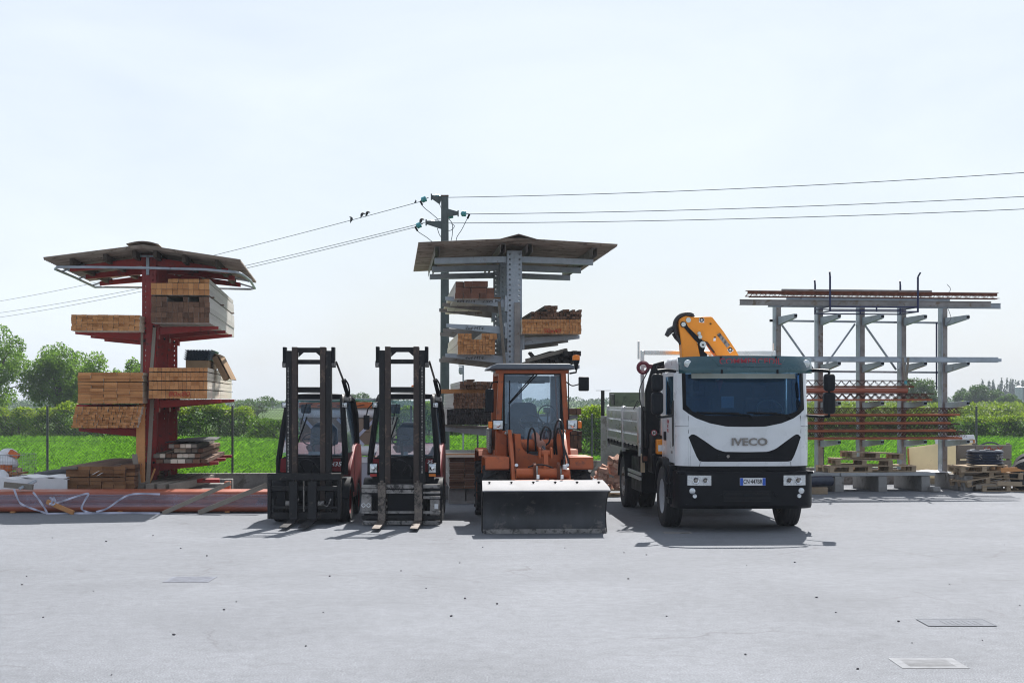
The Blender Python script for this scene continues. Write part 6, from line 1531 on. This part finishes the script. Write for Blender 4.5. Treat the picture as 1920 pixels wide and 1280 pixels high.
# white sheets behind the pipes
t = thing('white_sheet_stack', 'long stack of sheets in white plastic lying behind the pipes at left', 'wrapped sheets', (W(62,750,26.4).x, 26.4, 0), .02)
MB().box(-.60,.62,0,1.6,.06,.30).build('sheet_stack', black, t, .01)
MB().slab(lambda u, v: (-.62+1.26*u, -.03+(.0 if v < .5 else .75*(v-.5)*2), .33+.22*min(1,v*2)+.015*math.sin(u*9+v*4)+.02*math.sin(u*23)*v), 30, 8, (0,.012,-.006)).build('plastic_cover', whitepl, t, smooth=50)
MB().slab(lambda u, v: (-.85+.35*u, -.02+.5*v, .30+.20*u+.06*math.sin(u*14)*(1-u)+.03*math.sin(v*8)), 12, 8, (0,.0,-.006)).build('torn_end', whitepl, t, smooth=50)
MB().slab(lambda u, v: (-.30+.92*u, -.02+.8*v, .575+.012*math.sin(u*12)+.01*math.sin(v*9)), 14, 6, (0,0,-.02)).build('top_sheet', whitepl, t, smooth=50)
a, b_ = W(66,894,27.5), W(132,886,28.0)
o = MB().tube([(0,0,0),((b_-a).x*.5,.2,(b_-a).z*.6),(b_.x-a.x,.4,b_.z-a.z)],[.09,.10,.10],14).build('grey_roll', mat('grey_membrane', (.12,.125,.135), .7, 0, .2), loc=a); tag(o, 'dark grey roll lying behind the white sheet stack', 'roll')
# wire mesh crate with sacks and clay goods
bx0, bx1, bd = W(-45,750,27.2).x, W(46,750,27.2).x, 27.2
zc0, zc1 = .32, W(50,853,27.2).z
bk = thing('wire_crate', 'galvanised wire mesh crate at the left edge full of sacks and clay goods', 'crate', ((bx0+bx1)/2, bd, 0), .05)
w = bx1-bx0; mb = MB()
for zz in [zc0+(zc1-zc0)*k/10 for k in range(11)]:
    for y in (0, .8): mb.tube([(-w/2,y,zz),(w/2,y,zz)], .0022 if 0 < zz-zc0 and zz < zc1-.01 else .006, 4)
    for x in (-w/2, w/2): mb.tube([(x,0,zz),(x,.8,zz)], .0022, 4)
mb.build('horizontal_wire', wirem, bk, smooth=0); mb = MB()
for k in range(21):
    x = -w/2+w*k/20
    for y in (0, .8): mb.tube([(x,y,zc0),(x,y,zc1)], .002, 4)
for k in range(1, 6):
    for x in (-w/2, w/2): mb.tube([(x,.8*k/6,zc0),(x,.8*k/6,zc1)], .002, 4)
mb.build('vertical_wire', wirem, bk, smooth=0)
MB().box(-w/2,w/2,0,.8,.0,.30).build('base', wpal, bk, .01)
MB().box(-w/2+.02,w/2-.16,.02,.78,.565,.60).build('shelf', wl, bk, smooth=0)
def sack(px, py, d, r_, sc, label, m=sackm):
    p = W(px, py, d); mb = MB(); mb.ball((0,0,0), r_, 9, sc, .07); o = mb.build('sack', m, loc=p); return tag(o, label, 'sack', 'white sacks in and on the wire crate')
sack(4,858,27.5,.16,(1.2,1,.8),'white sack at the very left edge, highest in the wire crate')
sack(16,852,27.7,.16,(1.2,1,.75),'round white sack on top of the wire crate beside the orange tile')
sack(14,868,27.4,.15,(1.4,1,.8),'crumpled white sack lying in the middle of the wire crate')
sack(2,900,27.0,.17,(.9,1,1.2),'white sack standing on the ground left of the white sheet stack')
sack(8,880,27.0-.05+.45,.11,(1.3,1,.6),'flat white sack lowest on the crate shelf')
for k, (px, py, lab) in enumerate(((6,876,'left'),(16,877,'right'))):
    p = W(px, py, 27.3); o = MB().lathe([(0,-.06),(.06,-.06),(.075,.05),(.08,.06),(.065,.06),(.05,-.04),(0,-.045)],'z',n=18).build('clay_pot', cardb if False else terr2, loc=p); tag(o, lab+' of two small brown clay pots on the crate shelf', 'pot', 'clay pots in the wire crate')
for k, (px, py, sz, rt, lab) in enumerate(((27,851,(.20,.12,.09),(0,R(32),0),'tilted orange clay tile on top of the wire crate'),(15,894,(.13,.12,.13),(0,R(8),.3),'bright orange clay block low in the wire crate'),(26,878,(.12,.10,.07),(0,R(-8),.2),'pink brick on the right of the crate shelf'),(36,880,(.10,.10,.08),(0,R(6),.1),'pink brick farthest right in the wire crate'),(24,868,(.10,.08,.06),(0,R(-12),.2),'red tile piece in the middle of the wire crate'),(31,895,(.14,.1,.12),(0,0,.2),'dull red block low in the wire crate'),(28,886,(.10,.1,.05),(0,0,0),'red piece just under the crate shelf'))):
    mb = MB(); mb.tint = .5; mb.obox((0,0,0), sz); o = mb.build('clay_block', terr2 if k in (0,1) else brickm, loc=W(px,py,27.45), rot=rt, bevel=.008); tag(o, lab, 'clay block')

# trailer with crates between the forklifts, seen from its rear
tr = thing('flatbed_trailer', 'pale grey trailer loaded with a wooden crate, seen between the forklifts', 'trailer', (-3.55, 29.6, 0), .02)
MB().box(-.95,.98,0,4.2,.52,.62).build('load_bed', greyp, tr, .01)
MB().box(-.95,.98,-.03,-.001,.24,.83).build('rear_panel', mat('pale_lilac_panel', (.46,.46,.52), .5, 0, .08, 2), tr, .01)
MB().box(-.95,.98,-.05,-.031,.70,.80).build('reflective_band', whitepl, tr, .004)
MB().box(-.92,.95,.1,4.1,.12,.24).build('underframe', black, tr, .01)
for s in (-1, 1):
    for y in (1.2, 2.1): wheel(tr, (s*.80+.015,y,.30), .30, .2, .18, steel, s)
ld = thing('wrapped_crate', 'wooden crate strapped on the trailer between the forklifts', 'wooden crate', (-3.55, 29.72, .0), .02)
mb = MB()
for k in range(2):
    mb.tint = .4+.3*k; mb.box(-.88,.92,0,3.2,1.06+.28*k,1.335+.28*k)
mb.build('boards', wcrate, ld, .006)
for a, b_ in (((-.1,1.62),(.45,1.06)),((.70,1.62),(.15,1.06)),((-.8,1.62),(-.3,1.06))): MB().bar((a[0],-.008,a[1]),(b_[0],-.008,b_[1]),.06,.012,up=(0,1,0)).build('film_band', pipe_film_strip, ld, smooth=0)
for z, lab in ((.945,'lower'),(1.735,'upper')):
    o = MB().cyl((-.9,0,0),(.94,0,0), .105, 18).build('white_tube', whitepl, loc=(-3.55,29.74,z), rot=(0,0,.02)); tag(o, 'thick white tube lying across the trailer, %s one' % ('below the wooden crate' if lab == 'lower' else 'above the wooden crate'), 'tube', 'white tubes on the trailer')
tp = thing('tarpaulin', 'green and orange tarpaulin over the top of the trailer load', 'tarpaulin', (-3.55, 29.6, 1.84), .02)
MB().slab(lambda u, v: (-.95+1.95*u, -.02+3.3*v, .15-.02*math.sin(u*8)+.02*math.sin(v*5)), 16, 6, (0,0,-.012)).build('green_cover', greent, tp, smooth=50)
MB().slab(lambda u, v: (-.93+1.9*u, .0+.01*math.sin(u*14), .0+.12*v), 20, 2, (0,.008,0)).build('orange_valance', terr2, tp, smooth=50)
MB().box(-.93,.97,.02,3.2,.15,.20).build('roof_sheet', conc_l, tp, .01)
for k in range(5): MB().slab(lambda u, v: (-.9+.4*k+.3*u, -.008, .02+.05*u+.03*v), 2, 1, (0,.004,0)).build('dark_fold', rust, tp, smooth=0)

# broken bricks heaped on a pallet behind the truck
def pallet(label, loc, rz=0., rot=None, w=1.2, l=.8, group=None, m=wpal, boards=5):
    t = thing('pallet', label, 'pallet', loc, rz, group, rot)
    mb = MB()
    for k in range(boards):
        mb.tint = random.uniform(.3,.9); y = -l/2+l*(k+.5)/boards; bw = l/boards*.40*(1.15 if k in (0,boards-1) else 1)
        mb.box(-w/2,w/2,y-bw,y+bw,.118,.140)
    mb.build('deck_boards', m, t, smooth=0); bk_ = None
    for x in (-w/2+.05, 0, w/2-.05):
        for y in (-l/2+.06, 0, l/2-.06):
            if bk_ is None: mb = MB(); mb.tint = random.uniform(.2,.8); bk_ = mb.box(-.05,.05,-.05,.05,.0205,.0955).build('block', m, t, smooth=0, loc=(x,y,0))
            else: part_copy(bk_, (x,y,0))
    mb = MB()
    for x in (-w/2+.05, 0, w/2-.05):
        mb.tint = random.uniform(.3,.8); mb.box(x-.05,x+.05,-l/2,l/2,.096,.1175)
    for y in (-l/2+.06, 0, l/2-.06):
        mb.tint = random.uniform(.3,.8); mb.box(-w/2,w/2,y-.05,y+.05,0,.02)
    mb.build('stringer', m, t, smooth=0)
    return t
bpx = W(1137,750,29.6).x
pallet('pallet under the heap of broken bricks behind the truck', (bpx, 30.0, .0), .05, None, 1.3, 1.0)
bproto = []
cnt = 0
for lay_ in range(9):
    z = .16+lay_*.075; rx = .64*(1-lay_/9.6); ry = .46*(1-lay_/10.5); nn = max(2, int(16*(1-lay_/10)))
    for k in range(nn):
        x = random.uniform(-1,1)*rx+.08*lay_*.3; y = random.choice((random.uniform(-1,-.4), random.uniform(-1,.5)))*ry
        if len(bproto) < 6:
            mb = MB(); mb.tint = random.uniform(.1,.9); s_ = (random.uniform(.10,.20), random.uniform(.09,.13), random.uniform(.06,.11))
            mb.obox((0,0,0), s_); mb.v = [tuple(c+random.uniform(-.016,.016) for c in v) for v in mb.v]
            o = mb.build('brick', brickm, bevel=.008); bproto.append(o); tag(o, 'broken reddish brick in the heap on the pallet behind the truck', 'brick', 'broken bricks heaped on a pallet')
        else: o = dup(random.choice(bproto), (0,0,0))
        o.location = (bpx+x, 30.0+y, z); o.rotation_euler = (random.uniform(-.6,.6), random.uniform(-.6,.6), random.uniform(0,6.3)); cnt += 1

# around the pipe rack
sl_ = thing('concrete_slab', 'pale concrete slab laid across the first footings of the pipe rack', 'slab', F3.world(0,0,0), F3.rz)
MB().box(-.3,S3*1.02,-1.32,-.25,.345,.415).build('slab', conc_l, sl_, .008); MB().box(S3*1.02+.008,S3*3.22,-1.36,-.22,.345,.415).build('slab', conc_l, sl_, .008)
def P3(px, ly, z, **k): return F3.world(F3.X(px, ly), ly, z)
pallet('bottom grey pallet of the pile on the concrete slab, left one', P3(1582,-.85,.419), F3.rz+.1, None, 1.0, .75)
pallet('bottom grey pallet of the pile on the concrete slab, right one', P3(1660,-.75,.419), F3.rz-.06, None, 1.15, .75)
pallet('weathered pallet in the middle of the pile on the concrete slab', P3(1612,-.82,.563), F3.rz-.12, (0,R(1.5),F3.rz-.10), 1.25, .8)
pallet('lighter pallet on top of the pile on the concrete slab', P3(1634,-.75,.707), F3.rz+.03, (0,R(2.5),F3.rz+.05), 1.2, .7)
o = MB().cyl((0,0,0),(.55,.25,0), .115, 20).build('black_pipe_end', navyhose, loc=P3(1514,-1.9,.27)); tag(o, 'short dark blue pipe on a wooden block beside the truck bumper', 'pipe')
mb = MB(); mb.tint = .3; mb.box(-.26,.18,-.12,.12,0,.145); o = mb.build('wooden_block', wpal, loc=P3(1534,-1.85,.0), bevel=.006); tag(o, 'wooden block under the short dark blue pipe', 'wooden block')
mb = MB(); mb.obox((0,0,.06),(.20,.2,.11),(0,0,.3)); o = mb.build('stone', conc, loc=P3(1752,-1.5,.0), bevel=.02); tag(o, 'grey stone on the ground at the end of the concrete slab', 'stone')
# cream tarpaulin-covered panels leaning against the fence
t = thing('cream_panel', 'cream panels leaning against the fence behind the last rack columns', 'panel', P3(1760,1.15,.05), F3.rz)
MB().slab(lambda u, v: (-.70+.05*v+.85*u, .20*v+.02*math.sin(u*5+v*3), .10+.72*v+.10*u*v), 10, 8, (0,.04,0)).build('left_sheet', cream, t, smooth=40)
MB().slab(lambda u, v: (.165+.80*u, .22*v+.015*math.sin(u*6+v*2), .05+.92*v+.05*u), 10, 8, (0,.04,0)).build('right_sheet', cream, t, smooth=40)
MB().slab(lambda u, v: (.02+1.0*u, .20+.10*v, .90+.18*v+.04*u), 8, 2, (0,.03,0)).build('white_top_sheet', whitepl, t, smooth=40)
for a, b_ in (((-.72,.0,.1),(-.68,.2,.80)),((.955,.0,.1),(.975,.22,1.0))): MB().bar(a,b_,.035,.05).build('wooden_edge', wl, t, smooth=0)
t = thing('white_sheet', 'white plastic sheet lying at the foot of the cream panels', 'sheet', P3(1742,-.1,.36), F3.rz)
MB().slab(lambda u, v: (-.55+.9*u, -.25+.5*v, .01+.02*math.sin(u*7)**2*v+.015*v), 14, 6, (0,0,-.006)).build('sheet', whitepl, t, smooth=50)
t = thing('timber_hoarding', 'weathered boarded panel with red chalk marks standing behind the black hose coil', 'panel', P3(1846,-.35,.30), F3.rz-.03)
for k, (z0, z1) in enumerate(((.0,.33),(.365,.68))):
    mb = MB(); mb.tint = .55+.15*k; mb.box(-.63,-.22,0,.04,z0,z1); mb.tint = .7; mb.box(-.215,.64,0,.04,z0,z1); mb.build('boards', wg if True else wpal, t, .004)
for x in (-.6, -.22, .58): MB().box(x-.04,x+.04,.041,.09,-.28,.72).build('upright', wg, t, .004)
text('19xX', t, (.18,-.003,.57), FRONT, .17, redmark, 'chalk_mark', .006, .001, 1.3, .1)
o = MB().lathe([(.40,-.02),(.42,0),(.40,.02),(.38,0),(.40,-.02)],'y',n=40).build('hoop', navyhose, loc=P3(1857,-.1,.63), rot=(0,0,F3.rz)); tag(o, 'dark hose hoop showing above the weathered boarded panel', 'hoop')
# broken pallets with the hose coil
Fq = P3(1846,-1.15,0)
C4 = 'broken pallets stacked under the hose coil'
pallet('long dark pallet flat on the ground at the right end of the pallet pile', (Fq.x+.36, Fq.y+.05, 0), .10, None, 1.2, .9, C4)
pallet('splintered pallet tilted at the left of the pallet pile', (Fq.x-.10, Fq.y+.05, .17), .2, (0,R(-9),.2), 1.0, .8, C4)
pallet('brown pallet in the middle of the pallet pile, under the top one', (Fq.x+.10, Fq.y+.1, .285), -.1, (0,R(2),-.12), 1.35, .8, C4)
pallet('grey pallet on top of the pallet pile carrying the hose coil', (Fq.x-.14, Fq.y+.05, .42), .05, (0,R(-1.5),.05), 1.05, .85, C4)
for k, (dx, dz, an) in enumerate(((.50,.44,.35),(.42,.20,-.25),(-.05,.08,.3))):
    p = Vector((Fq.x+dx, Fq.y-.42, dz)); lean(('short light broken board sticking out at the upper right of the pallet pile','long orange-brown board end in the middle of the pallet pile','dark splintered board at the bottom of the pallet pile')[k], p-Vector((.28,0,-.08*an)), p+Vector((.28,.05,.16*an)), .10, .022, (wl,wpal,wg)[k], .7)
ck = thing('hose_coil', 'coil of black hose with white chalk figures lying on the pallet pile', 'hose coil', (Fq.x+.02, Fq.y+.05, .575), .05)
for k in range(5):
    MB().lathe([(.30,-.03),(.375,-.028),(.40,0),(.375,.028),(.30,.03),(.285,0),(.30,-.03)],'z',(random.uniform(-.008,.008),0,.035+.062*k),44).build('hose_turn', navyhose, ck)
for s_, x, an in (('04',.20,27),('S',-.24,-33)):
    a = R(an); text(s_, ck, (.408*math.sin(a), -.408*math.cos(a), .17), (R(90),0,a), .17, worn, 'chalk_figure', .0, .002, 1.1)
for k in range(6): MB().obox((.33*math.cos(k*1.05),.33*math.sin(k*1.05),.318),(.05,.13,.012),(0,0,k*1.05)).build('tie', paper, ck, smooth=0)
# tyres at the right edge
for k, (px, z, rot, lab) in enumerate(((1922,.22,(R(20),R(64),0),'tyre leaning at the right edge of the photo, in front'),(1930,.42,(R(12),R(72),0),'tyre leaning at the right edge of the photo, behind and above'))):
    p = W(px, 900-60*k*0, 31.2+.3*k)
    o = MB().lathe([(.20,-.08),(.33,-.10),(.385,-.06),(.385,.06),(.33,.10),(.20,.08),(.22,0),(.20,-.08)],'x',n=40).build('tyre', rubber, loc=(p.x+.10,31.3+.35*k,.36+.13*k), rot=(0,R(-28),R(75))); tag(o, lab, 'tyre', 'old tyres at the right edge')
